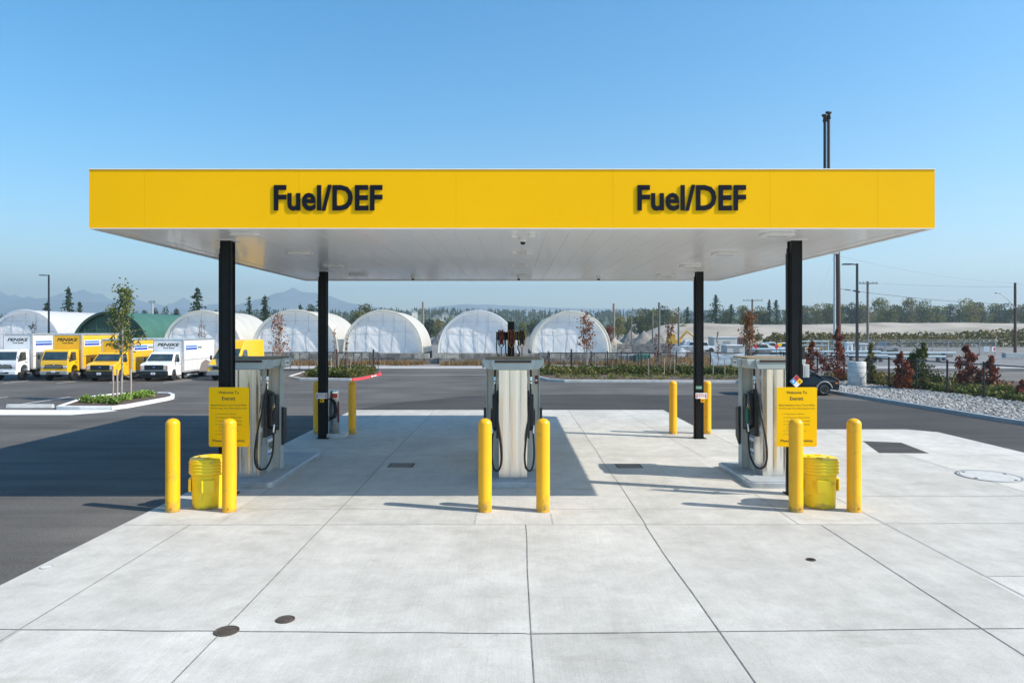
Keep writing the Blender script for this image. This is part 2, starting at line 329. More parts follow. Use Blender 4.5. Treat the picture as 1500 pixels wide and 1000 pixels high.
def stuff(name, mb, m, label, cat): return tag(mb.build(name, m), label, cat, kind='stuff')
_tc = {}
def text(mb, body, x0, x1, z0, z1, y=0.0, shear=0.0, bold=0.0, depth=0.0, T=None, face='-y'):
    """letters filling x0..x1 and z0..z1 in the xz plane, facing -y (or +x / -x through T)"""
    key = (body, shear, bold)
    if key not in _tc:
        cu = bpy.data.curves.new('t', 'FONT'); cu.body = body; cu.shear = shear; cu.offset = bold; cu.resolution_u = 3
        ob = bpy.data.objects.new('t', cu); COL.objects.link(ob)
        bpy.context.view_layer.update()
        dg = bpy.context.evaluated_depsgraph_get(); me = ob.evaluated_get(dg).to_mesh()
        vs = [tuple(v.co) for v in me.vertices]; fs = [tuple(p.vertices) for p in me.polygons]
        ob.evaluated_get(dg).to_mesh_clear(); bpy.data.objects.remove(ob); bpy.data.curves.remove(cu)
        _tc[key] = (vs, fs)
    vs, fs = _tc[key]
    a = min(v[0] for v in vs); b = max(v[0] for v in vs); c = min(v[1] for v in vs); d = max(v[1] for v in vs)
    P = [(x0 + (v[0]-a)/(b-a)*(x1-x0), z0 + (v[1]-c)/(d-c)*(z1-z0)) for v in vs]
    if depth <= 0:
        mb.add([(p[0], y, p[1]) for p in P], fs, T=T)
    else:
        n = len(P); F2 = [f for f in fs] + [tuple(i + n for i in f)[::-1] for f in fs]
        cnt = {}
        for f in fs:
            for i in range(len(f)): e = (f[i], f[(i+1) % len(f)]); cnt[e] = 1
        for (i, j) in list(cnt):
            if (j, i) not in cnt: F2.append((j, i, i + n, j + n))
        mb.add([(p[0], y, p[1]) for p in P] + [(p[0], y + depth, p[1]) for p in P], F2, T=T)
    return mb
def ribbon(mb, pts, w, z0, z1, closed=False):
    n = len(pts); L = []; Rr = []
    for i in range(n):
        if closed: a = Vector(pts[i-1]); b = Vector(pts[(i+1) % n])
        else: a = Vector(pts[max(i-1,0)]); b = Vector(pts[min(i+1,n-1)])
        d = (b - a).normalized(); nr = Vector((-d.y, d.x)); p = Vector(pts[i])
        L.append(p + nr*w/2); Rr.append(p - nr*w/2)
    m = n if closed else n - 1
    for i in range(m):
        j = (i+1) % n
        vs = [(Rr[i].x,Rr[i].y,z0),(Rr[j].x,Rr[j].y,z0),(L[j].x,L[j].y,z0),(L[i].x,L[i].y,z0)]
        vs += [(p[0],p[1],z1) for p in vs]
        fs = [(4,5,6,7),(0,1,5,4),(2,3,7,6)]
        if not closed and i == 0: fs.append((3,0,4,7))
        if not closed and i == m-1: fs.append((1,2,6,5))
        mb.add(vs, fs)
    return mb
def poly_sheet(pts, z):
    from mathutils.geometry import tessellate_polygon
    V3 = [Vector((p[0], p[1], 0)) for p in pts]; fs = []
    for a, b, c in tessellate_polygon([V3]):
        ar = (V3[b]-V3[a]).cross(V3[c]-V3[a]).z
        if abs(ar) > 1e-6: fs.append((a, b, c) if ar > 0 else (a, c, b))
    return MB().add([(p[0], p[1], z) for p in pts], fs)
HAZE = 3.4e-4; SUN = 2.75; SKY = 0.089; EXPO = 1.30
# ================================================================== the setting: ground sheets
g = MB()
g.quad((-7500,-50,0),(7500,-50,0),(7500,6550,0),(-7500,6550,0))
struct('ground', g, M['gravelground'])
LOT = [(-70,-40),(16.9,-40),(17.1,21),(16.7,23.5),(16.35,27.6),(16.1,31),(15.95,34.6),(15.2,38),(13.6,41),(13,42),(13,49),(2,49),(2,56.5),(-70,56.5)]
struct('asphalt_lot', poly_sheet(LOT, 0.004), M['asphalt'])
struct('road', poly_sheet([(-90,51.6),(60,51.6),(60,56.0),(-90,56.0)], 0.008), M['asphalt'])
struct('sealed_asphalt_band', poly_sheet([(-6.2,26.9),(-5.0,29.5),(-2,32.6),(3,33.4),(9,33.0),(13.5,31.4),(15.9,30.2),(16.6,24),(17.0,15),(13.0,15),(13,20.8),(6,21.4),(5.9,26.9)][::-1], 0.009), M['asphaltdark'])
# concrete pad
PAD = [(-6.25,-12),(13.05,-12),(13.05,20.9),(12.4,21.5),(6.15,21.5),(5.93,22.6),(5.9,25.9),(5.6,26.75),(-6.25,26.75)]
pad = MB(); rs = random.Random(4)
def cells(xs, ys):
    for i in range(len(xs)-1):
        for j in range(len(ys)-1): pad.cur = rs.choice((0,0,1,2)); pad.quad((xs[i],ys[j],.013),(xs[i+1],ys[j],.013),(xs[i+1],ys[j+1],.013),(xs[i],ys[j+1],.013))
cells([-6.25,-5.08,-3.0], [-12,3.1,7.08,10.94]); cells([-3.0,.18,2.14,4.85,5.93], [-12,3.1,7.05,10.94]); cells([-6.25,-4.8,-3.02,-.6,2.18,4.5,5.93], [10.94,16.9,22.0,26.75]); cells([5.93,9.8,13.05], [-12,3.1,8.63,12.8,17,20.9])
pad.cur = 0; pad.add([(5.93,20.9,.013),(13.05,20.9,.013),(12.4,21.5,.013),(5.93,21.5,.013)], [(0,1,2,3)])
struct('concrete_pad', pad, CONC)
def jl(mb, a, b, w, z, wob=0.0):
    n = 24 if wob else 1; pts = []
    for i in range(n+1):
        t = i/n; p = [a[0]+(b[0]-a[0])*t, a[1]+(b[1]-a[1])*t]
        if wob:
            dx, dy = b[0]-a[0], b[1]-a[1]; l = math.hypot(dx, dy); q = noise.noise(Vector((a[0]*3+t*9, a[1]*5, 1.7)))*wob
            p = [p[0]-dy/l*q, p[1]+dx/l*q]
        pts.append(p)
    for i in range(n):
        (x0,y0),(x1,y1) = pts[i], pts[i+1]; l = math.hypot(x1-x0,y1-y0); nx, ny = -(y1-y0)/l*w/2, (x1-x0)/l*w/2
        mb.quad((x0+nx,y0+ny,z),(x0-nx,y0-ny,z),(x1-nx,y1-ny,z),(x1+nx,y1+ny,z))
J = MB()
for a, b, w, wob in [((-5.16,10.95),(-5.0,-6),.02,.02),((-3.03,26.7),(-2.97,-6),.024,.035),((.215,10.95),(.15,-6),.022,.02),
                     ((2.2,26.7),(2.15,10.9),.02,.03),((2.13,10.9),(2.15,-6),.026,.03),((4.95,10.9),(4.75,-6),.026,.03)]:
    jl(J, a, b, w*.55, .017, wob)
for a, b, w in [((-6.2,7.12),(.15,7.0),.022),((.15,7.0),(13,7.31),.022)]: jl(J, a, b, w*.55, .0185, .02)
struct('slab_joints', J, M['joint'])
J = MB()
for a, b, w in [((-6.2,10.93),(6,10.95),.018),((-4.72,10.95),(-4.95,26.7),.02),((-.6,10.95),(-.6,11.6),.018),((.66,10.95),(.66,11.6),.018),((-.6,16.8),(-.6,26.7),.018),
                ((4.6,10.95),(4.62,13.2),.018),((5.98,-6),(6.02,21.5),.03),((4.22,26.7),(4.72,16.6),.018),((6.02,11.0),(13,11.05),.022),((6.02,12.8),(13,12.85),.015),((6.02,8.64),(13,8.62),.022),
                ((7.6,19.4),(13,13.2),.0) if False else ((-6.2,16.9),(5.9,16.9),.012),((-6.2,22.0),(5.9,22.0),.012),((6.1,17.0),(13,17.0),.014),((-6.2,11.9),(6,11.9),.010),((9.8,21.4),(9.9,8.6),.016)]:
    if w: jl(J, a, b, w, .0165, .012)
struct('tooled_joints', J, M['jointfaint'])
# painted lines on the asphalt
J = MB()
jl(J, at(548,549.3), at(790,549.3), .14, .013)
for px, py, qx, qy in [(4,561.7,42,557.4),(83,561.7,122,557.4),(160,561.2,200,557.2),(240,560.8,284,556.6),(-75,562,-38,558)]:
    jl(J, at(px,py), at(qx,qy), .13, .013)
jl(J, at(30,592.5), at(103,581.4), .15, .013); jl(J, at(-60,589), at(11,581.5), .15, .013)
struct('parking_lines', J, M['paintline'])
J = MB()
for y, x0, x1 in [(564.6,952,1088),(568.2,968,1088),(573.8,1003,1088),(572.5,1190,1215),(576,1190,1262)]: jl(J, at(x0,y), at(x1,y), .14, .013)
struct('faded_lines', J, M['fadedline'])
struct('white_gutter_strip', poly_sheet([at(-90,600),at(-90,608.5),at(0,608),at(105,608),at(148,604.5),at(172,601.8),at(160,600.6),at(80,600.6)], .013), M['kerbwhite'])
# far strips by the block wall
struct('gravel_verge', poly_sheet([(-90,56.0),(60,56.0),(60,59.8),(-90,59.8)], 0.006), mat('light_gravel', (.44,.43,.42), (.33,.325,.32), 3, .95, bump=.4, bscale=20))
# ---------------------------------------------------------------- kerbs and beds
def kerbed_bed(name, label, pts, kmat, soil_z=.11, w=.16, h=.15, soil=True, closed=True):
    k = ribbon(MB(), pts, w, 0.0, h, closed)
    o = tag(k.build(name, kmat, bevel=.02), label, 'kerb')
    if soil:
        cx = sum(p[0] for p in pts)/len(pts); cy = sum(p[1] for p in pts)/len(pts)
        struct('planting_soil', poly_sheet([(p[0]+(cx-p[0])*.02, p[1]+(cy-p[1])*.05) for p in pts], soil_z), M['soil'])
    return o
isl = [at(86,599.5), at(120,600), at(165,600), at(185,597.5), at(215,592), at(245,586.3), at(252,584.3), at(253,581.5), at(247,579.2), at(225,578.6), at(180,579.5), at(128,585)]
kerbed_bed('island_kerb', 'white kerb round the shrub island left of the pumps', isl, M['kerbwhite'])
med = [at(424,553.5), at(440,556.6), at(515,557.6), at(528,556.4), at(540,553.6), at(557,549.6), at(556,547.2), at(540,545.2), at(470,545.4), at(446,546.8)]
sp = MB(); ribbon(sp, [med[-1], med[0], med[1], med[2]], .16, 0, .15); sp2 = MB(); ribbon(sp2, [med[2], med[3], med[4], med[5], med[6]], .16, 0, .152)
mt = thing('median_kerb', 'kerb with a red painted end round the median behind the left column', 'kerb', (0,0,0))
sp.build('kerb_stone', M['kerb'], mt, bevel=.02); tag(sp2.build('kerb_nose', M['redkerb'], mt, bevel=.02), 'red painted kerb end with worn white letters')
ms = MB()
for px in (543.5, 548):
    a = Vector(at(px-1.6, 553.4-(px-543.5)*.24)); b = Vector(at(px+1.6, 552.7-(px-543.5)*.24)); 
    d = (b-a).normalized(); nn = Vector((d.y,-d.x))*.088
    ms.quad((a.x+nn.x,a.y+nn.y,.05),(b.x+nn.x,b.y+nn.y,.05),(b.x+nn.x,b.y+nn.y,.13),(a.x+nn.x,a.y+nn.y,.13))
ms.build('worn_letters', M['labelwhite'], mt)
struct('median_soil', poly_sheet([(p[0]*.998, p[1]) for p in med], .10), M['soil'])
rk = [(1.75,49.0),(1.75,44.2),(2.3,42.2),(3.2,41.3),(8,41.0),(13.4,40.7)]
kerbed_bed('long_median_kerb', 'pale kerb along the planted strip behind the right lane', rk, M['kerb'], soil=False, closed=False)
struct('median_soil', poly_sheet([(1.8,50.5),(1.8,44.2),(2.35,42.3),(3.25,41.4),(8,41.1),(13.4,40.8),(18,42),(21,43),(21,50.5)], .10), M['soil'])
rk2 = [(13.4,40.7),(14.4,40.0),(15.3,38.2),(15.85,35.6),(16.15,31),(16.4,27.6),(16.75,23.5),(17.15,21),(17.3,15),(17.4,2)]
kerbed_bed('right_kerb', 'long grey kerb between the asphalt and the river stones', rk2, M['kerbdark'], soil=False, closed=False, w=.2)
struct('stone_bed', poly_sheet([(13.7,40.9),(14.6,40.1),(15.45,38.2),(16.0,35.6),(16.3,31),(16.55,27.6),(16.9,23.5),(17.3,21),(17.45,15),(17.5,2),(23,2),(22.4,22),(20.9,33),(19.9,40.5),(18,43.5)], .09), mat('stone_bed_fill', (.34,.33,.31), (.2,.195,.185), 6, .95, bump=.8, bscale=14))
struct('planting_soil', poly_sheet([(23,2),(40,2),(30,44),(18,43.5),(19.9,40.5),(20.9,33),(22.4,22)], .05), M['soil'])
# a wheel stop
ws = MB(); p0 = at(8,597.6); p1 = at(76,597.6)
ws.prism([(p0[1],.0),(p0[1]+.18,.0),(p0[1]+.14,.15),(p0[1]+.04,.15)], p0[0], p1[0], 'x')
tag(ws.build('wheel_stop', M['kerb'], bevel=.015), 'low concrete wheel stop left of the shrub island', 'wheel stop')
# the manholes and grates
def cover(px, py, r, m, label, name='manhole_cover', n=36, kn=True):
    x, y = at(px, py); t = thing(name, label, 'manhole cover', (x, y, .013))
    MB().lathe([(r*.9,-.02),(r,.0),(r,.010),(r*.9,.010),(r*.88,.0)], n).build('rim', M['castiron'] if m is M['castiron'] else mat('cover_rim', (.30,.31,.31)), t)
    lid = MB(); lid.lathe([(r*.86,-.02),(r*.86,.007)], n, smooth=False)
    if kn:
        k = max(3, int(r/.035))
        for i in range(-k, k+1):
            for j in range(-k, k+1):
                X, Yy = i*r*.8/k, j*r*.8/k
                if X*X+Yy*Yy < (r*.78)**2: lid.box(X-.012, X+.012, Yy-.012, Yy+.012, .007, .011)
    lid.build('lid', m, t); return t
cover(332,926,.125,M['castiron'],'round iron cover on the slab joint at lower left')
cover(418,909,.10,M['castiron'],'small iron cover on the bare slab right of the joint cover')
cover(1188,821,.062,M['castiron'],'tiny iron cap on the slab at lower right')
cover(68,832,.075,M['kerb'],'tiny pale cap at the left edge of the concrete', kn=False)
c4 = cover(1450,698,.63,M['patchcover'],'large pale round cover on the right slab', kn=False)
for a in (0.4, 2.2, 3.6, 5.2): MB().lathe([(.035,.007),(.035,.014)], 10, (.5*math.cos(a), .5*math.sin(a), 0)).build('lid_bolt', M['castiron'], c4)
def grate(px, py, label):
    x, y = at(px, py); t = thing('drain_grate', label, 'drain grate', (x, y, .012), 0, 'drain grates between the islands')
    fr = MB(); fr.box(-.29,.29,-.23,-.205,-.02,.008); fr.box(-.29,.29,.205,.23,-.02,.008); fr.box(-.29,-.265,-.205,.205,-.02,.008); fr.box(.265,.29,-.205,.205,-.02,.008)
    fr.build('frame', M['castiron'], t)
    b = MB(); b.box(-.262,.262,-.203,.203,-.03,.0)
    for i in range(13): b.box(-.255+i*.041, -.237+i*.041, -.2,.2, .0,.007)
    b.box(-.262,.262,-.01,.01,.0,.0068); b.build('bars', M['castiron'] if px < 700 else mat('rusty_iron', (.16,.10,.07), (.09,.06,.045), 20, .8), t)
grate(588,682,'dark drain grate in the shaded lane'); grate(921,683,'rusty drain grate in the sunlit lane')
# ================================================================== the canopy
CZ = 4.815; CX = 7.0; CY0 = 11.3; CY1 = 23.15; FH = .985
cn = thing('fuel_canopy', 'wide flat fuelling canopy with a yellow fascia and a white ceiling on four black columns', 'canopy', (0, 17.2, 0))
oy = 17.2
seams = [-CX] + [sx(p, CY0) for p in (212,438,668,898,1128,1286)] + [CX]
fm = M['fascia']
for i in range(len(seams)-1):
    MB().box(seams[i]+(.0012 if i else 0), seams[i+1]-(.0012 if i < 6 else 0), CY0-oy, CY0+.012-oy, CZ, CZ+FH-.02).build('fascia_panel', fm, cn)
for s in (-1, 1):
    for j in range(4):
        a = CY0+.052+(CY1-CY0-.104)*j/4; b = CY0+.052+(CY1-CY0-.104)*(j+1)/4
        MB().box(s*CX-(.05 if s > 0 else 0), s*CX+(.05 if s < 0 else 0), a-oy+.002, b-oy-.002, CZ, CZ+FH-.02).build('fascia_panel', fm, cn)
for i in range(4): MB().box(-CX+i*CX/2+.002, -CX+(i+1)*CX/2-.002, CY1-.05-oy, CY1-oy, CZ, CZ+FH-.02).build('fascia_panel', fm, cn)
MB().box(-CX+.06, CX-.06, CY0+.0122-oy, CY0+.05-oy, CZ+.001, CZ+FH-.022).build('fascia_backing', fm, cn)
tr = MB()
tr.box(-CX-.012,CX+.012,CY0-.012-oy,CY0+.06-oy,CZ+FH-.018,CZ+FH-.004); tr.box(-CX-.012,CX+.012,CY1-.06-oy,CY1+.012-oy,CZ+FH-.018,CZ+FH-.004)
for s in (-1, 1): tr.box(s*CX-.036, s*CX+.036, CY0+.062-oy, CY1-.062-oy, CZ+FH-.018, CZ+FH-.004)
tr.build('top_trim', M['white'], cn)
bt = MB()
bt.box(-CX-.004,CX+.004,CY0-.006-oy,CY0+.07-oy,CZ-.014,CZ-.002); bt.box(-CX-.004,CX+.004,CY1-.07-oy,CY1+.006-oy,CZ-.014,CZ-.002)
for s in (-1, 1): bt.box(s*(CX-.033)-.037, s*(CX-.033)+.037, CY0+.072-oy, CY1-.072-oy, CZ-.014, CZ-.002)
bt.build('bottom_trim', M['white'], cn)
cl = MB(); n = 33; x0 = -CX+.36; wd = (2*CX-.72)/n
for i in range(n):
    a = x0+i*wd; cl.box(a+.004, a+wd-.004, CY0+.30-oy, CY1-.30-oy, CZ+.012, CZ+.03); cl.box(a-.004, a+.004, CY0+.30-oy, CY1-.30-oy, CZ+.022, CZ+.034)
# border pans
cl.box(-CX+.05, CX-.05, CY0+.07-oy, CY0+.296-oy, CZ+.004, CZ+.02); cl.box(-CX+.05, CX-.05, CY1-.296-oy, CY1-.07-oy, CZ+.004, CZ+.02)
for s in (-1, 1): cl.box(min(s*(CX-.05),s*(CX-.356)), max(s*(CX-.05),s*(CX-.356)), CY0+.30-oy, CY1-.30-oy, CZ+.004, CZ+.02)
cl.build('ceiling', M['ceiling'], cn)
MB().box(-CX+.06, CX-.06, CY0+.06-oy, CY1-.06-oy, CZ+.42, CZ+.5).build('roof_deck', M['roofdeck'], cn)
COLS = [(-5.40, 12.97), (5.37, 12.97), (-5.44, 19.73), (5.41, 19.73)]
for i, (x, y) in enumerate(COLS):
    c = MB(); w = .102; y -= oy
    c.box(x-w,x+w,y-w,y-w+.02,.0,CZ+.01); c.box(x-w,x+w,y+w-.02,y+w,.0,CZ+.01)       # flanges
    c.box(x-w+.022,x+w-.022,y-w+.021,y+w-.021,.0,CZ+.01)
    c.box(x-w+.0,x-w+.022,y-w-.010,y-w-.0002,.02,CZ-.03); c.box(x+w-.04,x+w-.025,y-w-.010,y-w-.0002,.02,CZ-.03)
    o = c.build('column', M['blackmetal'], cn)
    d = MB(); d.box(x-w-.055,x-w-.003,y-.04,y+.04,.03,CZ-.24); d.box(x-w-.045,x-w-.012,y-.03,y+.03,CZ-.24,CZ-.14)
    d.build('downspout', M['blackmetal'], o)
    bp = MB(); bp.box(x-.17,x+.17,y-.16,y+.16,.0135,.03); bp.build('base_plate', M['blackmetal'], o)
    MB().box(x-.17,x+.17,y-.165,y+.165,CZ-.0,CZ+.0118).build('ceiling_collar', M['white'], o)
# letters: they stand a finger's width off the fascia
for a, b in ((401.5, 560.5), (933.5, 1092.5)):
    l = MB(); text(l, 'Fuel/DEF', sx(a,CY0), sx(b,CY0), sz(309,CY0), sz(271,CY0), CY0-.0195-oy, bold=.026, depth=.013)
    l.build('lettering', M['letter'], cn)
for s in (-1, 1):
    for y in (12.0, 14.95, 17.85, 20.7):
        L = MB(); x = s*4.66; Yy = y-oy
        L.prism([(x-.27,Yy-.13),(x-.19,Yy-.21),(x+.19,Yy-.21),(x+.27,Yy-.13),(x+.27,Yy+.13),(x+.19,Yy+.21),(x-.19,Yy+.21),(x-.27,Yy+.13)], CZ-.045, CZ+.0119)
        o = L.build('ceiling_light', M['white'], cn, bevel=.012)
        MB().prism([(x-.17,Yy-.12),(x+.17,Yy-.12),(x+.17,Yy+.12),(x-.17,Yy+.12)], CZ-.052, CZ-.0455).build('lens', mat('diffuser', (.74,.75,.74), rough=.2), o)
for y in (12.05, 14.7, 17.55, 20.6):
    L = MB(); Yy = y-oy; x = .2
    for q in (-.16, .16): L.box(x+q-.055,x+q+.055,Yy-.045,Yy+.045,CZ-.055,CZ+.0119)
    L.box(x-.22,x+.22,Yy+.07,Yy+.6,CZ+.002,CZ+.0118)
    L.build('access_panel', M['white'], cn, bevel=.006)
for px, py in ((605,407),(766,347),(760,409),(877,408)):
    Yy = 21.4 if py > 400 else 12.55; x = sx(px, Yy); m = MB(); m.lathe([(.07,.011),(.07,-.05),(.055,-.07)], 16, (x, Yy-oy, CZ)); o = m.build('camera_housing', M['white'], cn)
    MB().lathe([(.05,-.0705),(.045,-.1),(.02,-.12)], 16, (x, Yy-oy, CZ)).build('camera_dome', M['black'], o)
# vent pipes over the roof
for k, x in enumerate((5.885, 5.955)):
    Yp = 12.84; t = thing('vent_pipe', ['dark vent pipe on the canopy roof, the left and lower of the pair','dark vent pipe on the canopy roof, the right and taller of the pair'][k], 'vent pipe', (x, Yp, CZ+.51), 0, 'vent pipes on the canopy roof')
    top = sz(168-4*k, Yp)-(CZ+.51)
    MB().tube([(0,0,0),(0,0,top-.12)], .027, 12).build('pipe', M['darkpole'] if k == 0 else M['polewood'], t)
    cp = MB(); cp.lathe([(.027,top-.14),(.042,top-.13),(.03,top-.06),(.05,top-.03),(.05,top-.005),(.03,top)], 12); cp.box(-.055,.055,-.012,.012,top-.03,top+.005); cp.build('pipe_cap', M['black'], t)
# ================================================================== bollards
def bollard(x, y, label, group, first=[None]):
    if first[0] is None:
        t = thing('bollard', label, 'bollard', (x, y, .013), 0, group); r = .117
        pr = [(r*1.02,0),(r*1.02,.01),(r,.02),(r,1.5)] + [(r*math.cos(a), 1.5+.095*math.sin(a)) for a in [R(q) for q in range(10, 86, 10)]] + [(.004,1.598)]
        MB().lathe(pr, 32).build('sleeve', M['bollard'], t)
        m = MB(); m.tube([(.03,-r+.004,.07),(.03,-r-.006,.07)], .016, 10); m.build('fixing_screw', M['brass'], t)
        first[0] = t; return t
    return dup(first[0], (x, y, .013), None, label, None, group)
fb = 'yellow bollards guarding the pump islands'
bollard(-5.845,11.76,'outer yellow bollard at the front of the left island',fb); bollard(-4.869,11.76,'yellow bollard before the left island standing over the sign',fb)
bollard(-.466,11.76,'left yellow bollard in front of the middle pump',fb); bollard(.535,11.76,'right yellow bollard in front of the middle pump',fb)
bollard(4.892,11.76,'yellow bollard before the right island overlapping its sign',fb); bollard(5.892,11.76,'outermost yellow bollard at the front of the right island',fb)
bollard(-5.88,20.6,'yellow bollard hidden behind the rear left column',fb); bollard(-4.82,20.6,'yellow bollard behind the air tower, rear end of the left island',fb)
bollard(-.53,20.6,'rear yellow bollard peeping out left of the middle pump',fb); bollard(.55,20.6,'rear yellow bollard behind the right side of the middle pump',fb)
bollard(4.86,20.6,'yellow bollard left of the rear right column',fb); bollard(5.89,20.6,'yellow bollard right of the rear right column',fb)
# ================================================================== drums
def drum(x, y, rz, label):
    t = thing('spill_drum', label, 'drum', (x, y, .013), rz, 'yellow spill drums')
    r = .29
    MB().lathe([(r*.9,0),(r*.93,.02),(r*.97,.30),(r,.56),(r,.60)], 40).build('body', M['drum'], t)
    pr = [(r*1.0,.601),(r*1.10,.602)]
    for k in range(4):
        z = .615+k*.055; pr += [(r*1.10,z),(r*1.13,z+.012),(r*1.13,z+.030),(r*1.07,z+.042)]
    pr += [(r*1.09,.835),(r*1.06,.862),(r*.98,.872),(r*.90,.866),(r*.5,.872),(r*.01,.872)]
    l = MB(); l.lathe(pr, 40); o = l.build('lid', M['drum'], t)
    e = MB()
    for a in (0, 1.57, 3.14, 4.71): e.box(-.05,.05,r*.45,r*.62,.8725,.888, T=Matrix.Rotation(a, 4, 'Z'))
    e.build('lid_lug', M['drum'], o, bevel=.008)
    for a in (0.15, PI/2+.15, PI+.15, 3*PI/2+.15):
        h = MB(); h.prism([(-.12,-.0),(.12,-.0),(.10,.045),(-.10,.045)], .30, .52, 'z', T=Matrix.Rotation(a, 4, 'Z') @ Matrix.Translation((0, r*.965, 0)))
        h.build('grip_block', M['drum'], t, bevel=.012)
    return t
drum(-5.37,12.1,.2,'yellow plastic drum between the two left front bollards'); drum(5.44,12.1,-.35,'yellow plastic drum between the two right front bollards')
tag(drum(-.40,17.2,.4,'x'), 'yellow plastic drum mostly hidden behind the middle pump')
# ================================================================== signs
def vinyl(mb, x0, x1, y, z0, z1, r=.03):
    pts = []
    for cx, cz, a0 in ((x1-r,z1-r,0),(x0+r,z1-r,90),(x0+r,z0+r,180),(x1-r,z0+r,270)):
        for a in range(0, 91, 30): pts.append((cx+r*math.cos(R(a0+a)), cz+r*math.sin(R(a0+a))))
    mb.prism(pts, y, y+.006, 'y'); return mb
def welcome(x, label):
    Yy = 12.66; t = thing('welcome_sign', label, 'sign', (x, Yy, 0)); W = .745; zt = sz(567,Yy); zb = sz(654,Yy); H = zt-zb
    vinyl(MB(), -W/2, W/2, 0, zb, zt).build('panel', M['signyellow'], t)
    br = MB(); br.box(-.02,.02,.006,.16,zt-.25,zt-.2); br.box(-.02,.02,.006,.16,zb+.2,zb+.25); br.build('bracket', M['blackmetal'], t)
    q = lambda u: -W/2 + (u-44)/584*W
    p = lambda v: zt - (v-72)/870*H
    m = MB()
    for s, u0, u1, vb, vt, bo in [('Welcome To',183,482,168,127,.012),('Everett',235,430,262,208,.012),('Please Remain In Your Truck While',74,594,346,322,.004),('We Provide The Following Services',72,600,396,370,.004),
        ('Fuel your vehicle',183,436,476,452,0),('Check your fluid levels',183,520,528,504,0),('Inspect for visual leaks',183,528,580,556,0),('Clean your windshield',183,518,631,605,0),('and mirrors',183,352,668,650,0),
        ('Check tire pressure',183,470,720,696,0),('Check all lights',183,420,771,747,0),('Please Drive Safely',100,572,880,836,.01)]:
        text(MB(), s, q(u0), q(u1), p(vb), p(vt), -.0022, bold=bo, shear=0).build('text_line', M['ink'], t)
    for v in (464,516,568,618,708,758):
        a, b, c = (q(143),p(v)), (q(149),p(v+9)), (q(162),p(v-11))
        for (x0_, z0_), (x1_, z1_) in ((a,b),(b,c)): m.quad((x0_-.003,-.0022,z0_),(x0_+.003,-.0022,z0_),(x1_+.003,-.0022,z1_),(x1_-.003,-.0022,z1_))
    m.build('check_marks', M['ink'], t); return t
welcome(-5.25,'yellow welcome sign on the front left column'); welcome(5.283,'yellow welcome sign on the front right column under the hazard diamond')
hd = thing('hazard_diamond', 'small four-colour hazard diamond above the right welcome sign', 'sign', (5.285, 12.68, sz(558.5,12.68)), 0)
s_ = .085
for dx, dz, mm, nm, nn in ((-1,0,'skyprint','blue_field','1'),(0,1,'red','red_field','2'),(1,0,'signyellow','yellow_field','0'),(0,-1,'labelwhite','white_field',None)):
    cx, cz = dx*s_*.72*.98, dz*s_*.72*.98; h_ = s_*.68
    m = MB(); m.prism([(cx-h_,cz),(cx,cz-h_),(cx+h_,cz),(cx,cz+h_)], 0, .004, 'y'); o = m.build(nm, M[mm], hd)
    if nn: text(MB(), nn, cx-.013, cx+.013, cz-.024, cz+.024, -.002, bold=.02).build('numeral', M['labelwhite'] if dx <= 0 and dz == 0 else M['ink'], o)
m = MB(); h_ = .122; m.prism([(-h_,0),(0,-h_),(h_,0),(0,h_)], .0045, .008, 'y'); m.build('backing', M['labelwhite'], hd)
bx = thing('electrical_box', 'small pale box on the right side of the front right column', 'electrical box', (5.552, 12.93, sz(543,12.9)))
MB().box(-.06,.06,-.05,.05,-.125,.12).build('case', M['shed'], bx, bevel=.006); MB().box(-.022,.03,-.056,-.0505,-.11,.1).build('cover', M['capgrey'], bx)
bb = MB(); bb.box(-.03,.035,-.06,.06,-.12,.12); tag(bb.build('speaker_box', M['black'], loc=(5.51,12.97,sz(517,12.97)), bevel=.006), 'narrow black box high on the front right column', 'box')
for k, (x, y) in enumerate(COLS[2:]):
    yf = y-.16; t = thing('shutoff_sign', ['red and white shutoff sign on the rear left column','red and white shutoff sign on the rear right column'][k], 'sign', (x-.02+.04*k, yf, sz(579.5,yf)))
    MB().box(-.165,.165,0,.006,-.082,.082).build('panel', M['labelwhite'], t, bevel=.002)
    m = MB(); text(m, 'EMERGENCY', -.09,.09,.02,.055,-.002,bold=.02); text(m, 'FUEL SHUT OFF', -.095,.095,-.035,.003,-.002,bold=.02); m.build('lettering', M['red'], t)
    m = MB()
    for s in (-1, 1):
        cx = s*.128; m.add([(cx-.014,-.002,.06),(cx+.014,-.002,.06),(cx+.014,-.002,-.02),(cx-.014,-.002,-.02)], [(3,2,1,0)]); m.add([(cx-.03,-.002,-.02),(cx+.03,-.002,-.02),(cx,-.002,-.07)], [(0,2,1)])
    m.build('red_arrow', M['red'], t)
    e = thing('stop_button', ['yellow emergency button under the shutoff sign on the rear left column','yellow emergency button under the shutoff sign on the rear right column'][k], 'button', (x-.01+.06*k, yf-.02, sz(586,yf)))
    MB().box(-.055,.055,0,.035,-.06,.05).build('housing', M['signyellow'], e, bevel=.005)
    MB().tube([(0,-.03,0),(0,0,0)], .026, 14).build('push_knob', M['red'], e)
gs = thing('green_notice', 'small green and white notice above the shutoff sign on the rear right column', 'sign', (5.36, 19.57, sz(567.5,19.57)))
MB().box(-.09,.09,0,.005,-.055,.055).build('panel', M['green'], gs); m = MB(); text(m, 'NO SMOKING', -.075,.075,-.03,.03,-.002); m.build('lettering', M['labelwhite'], gs)
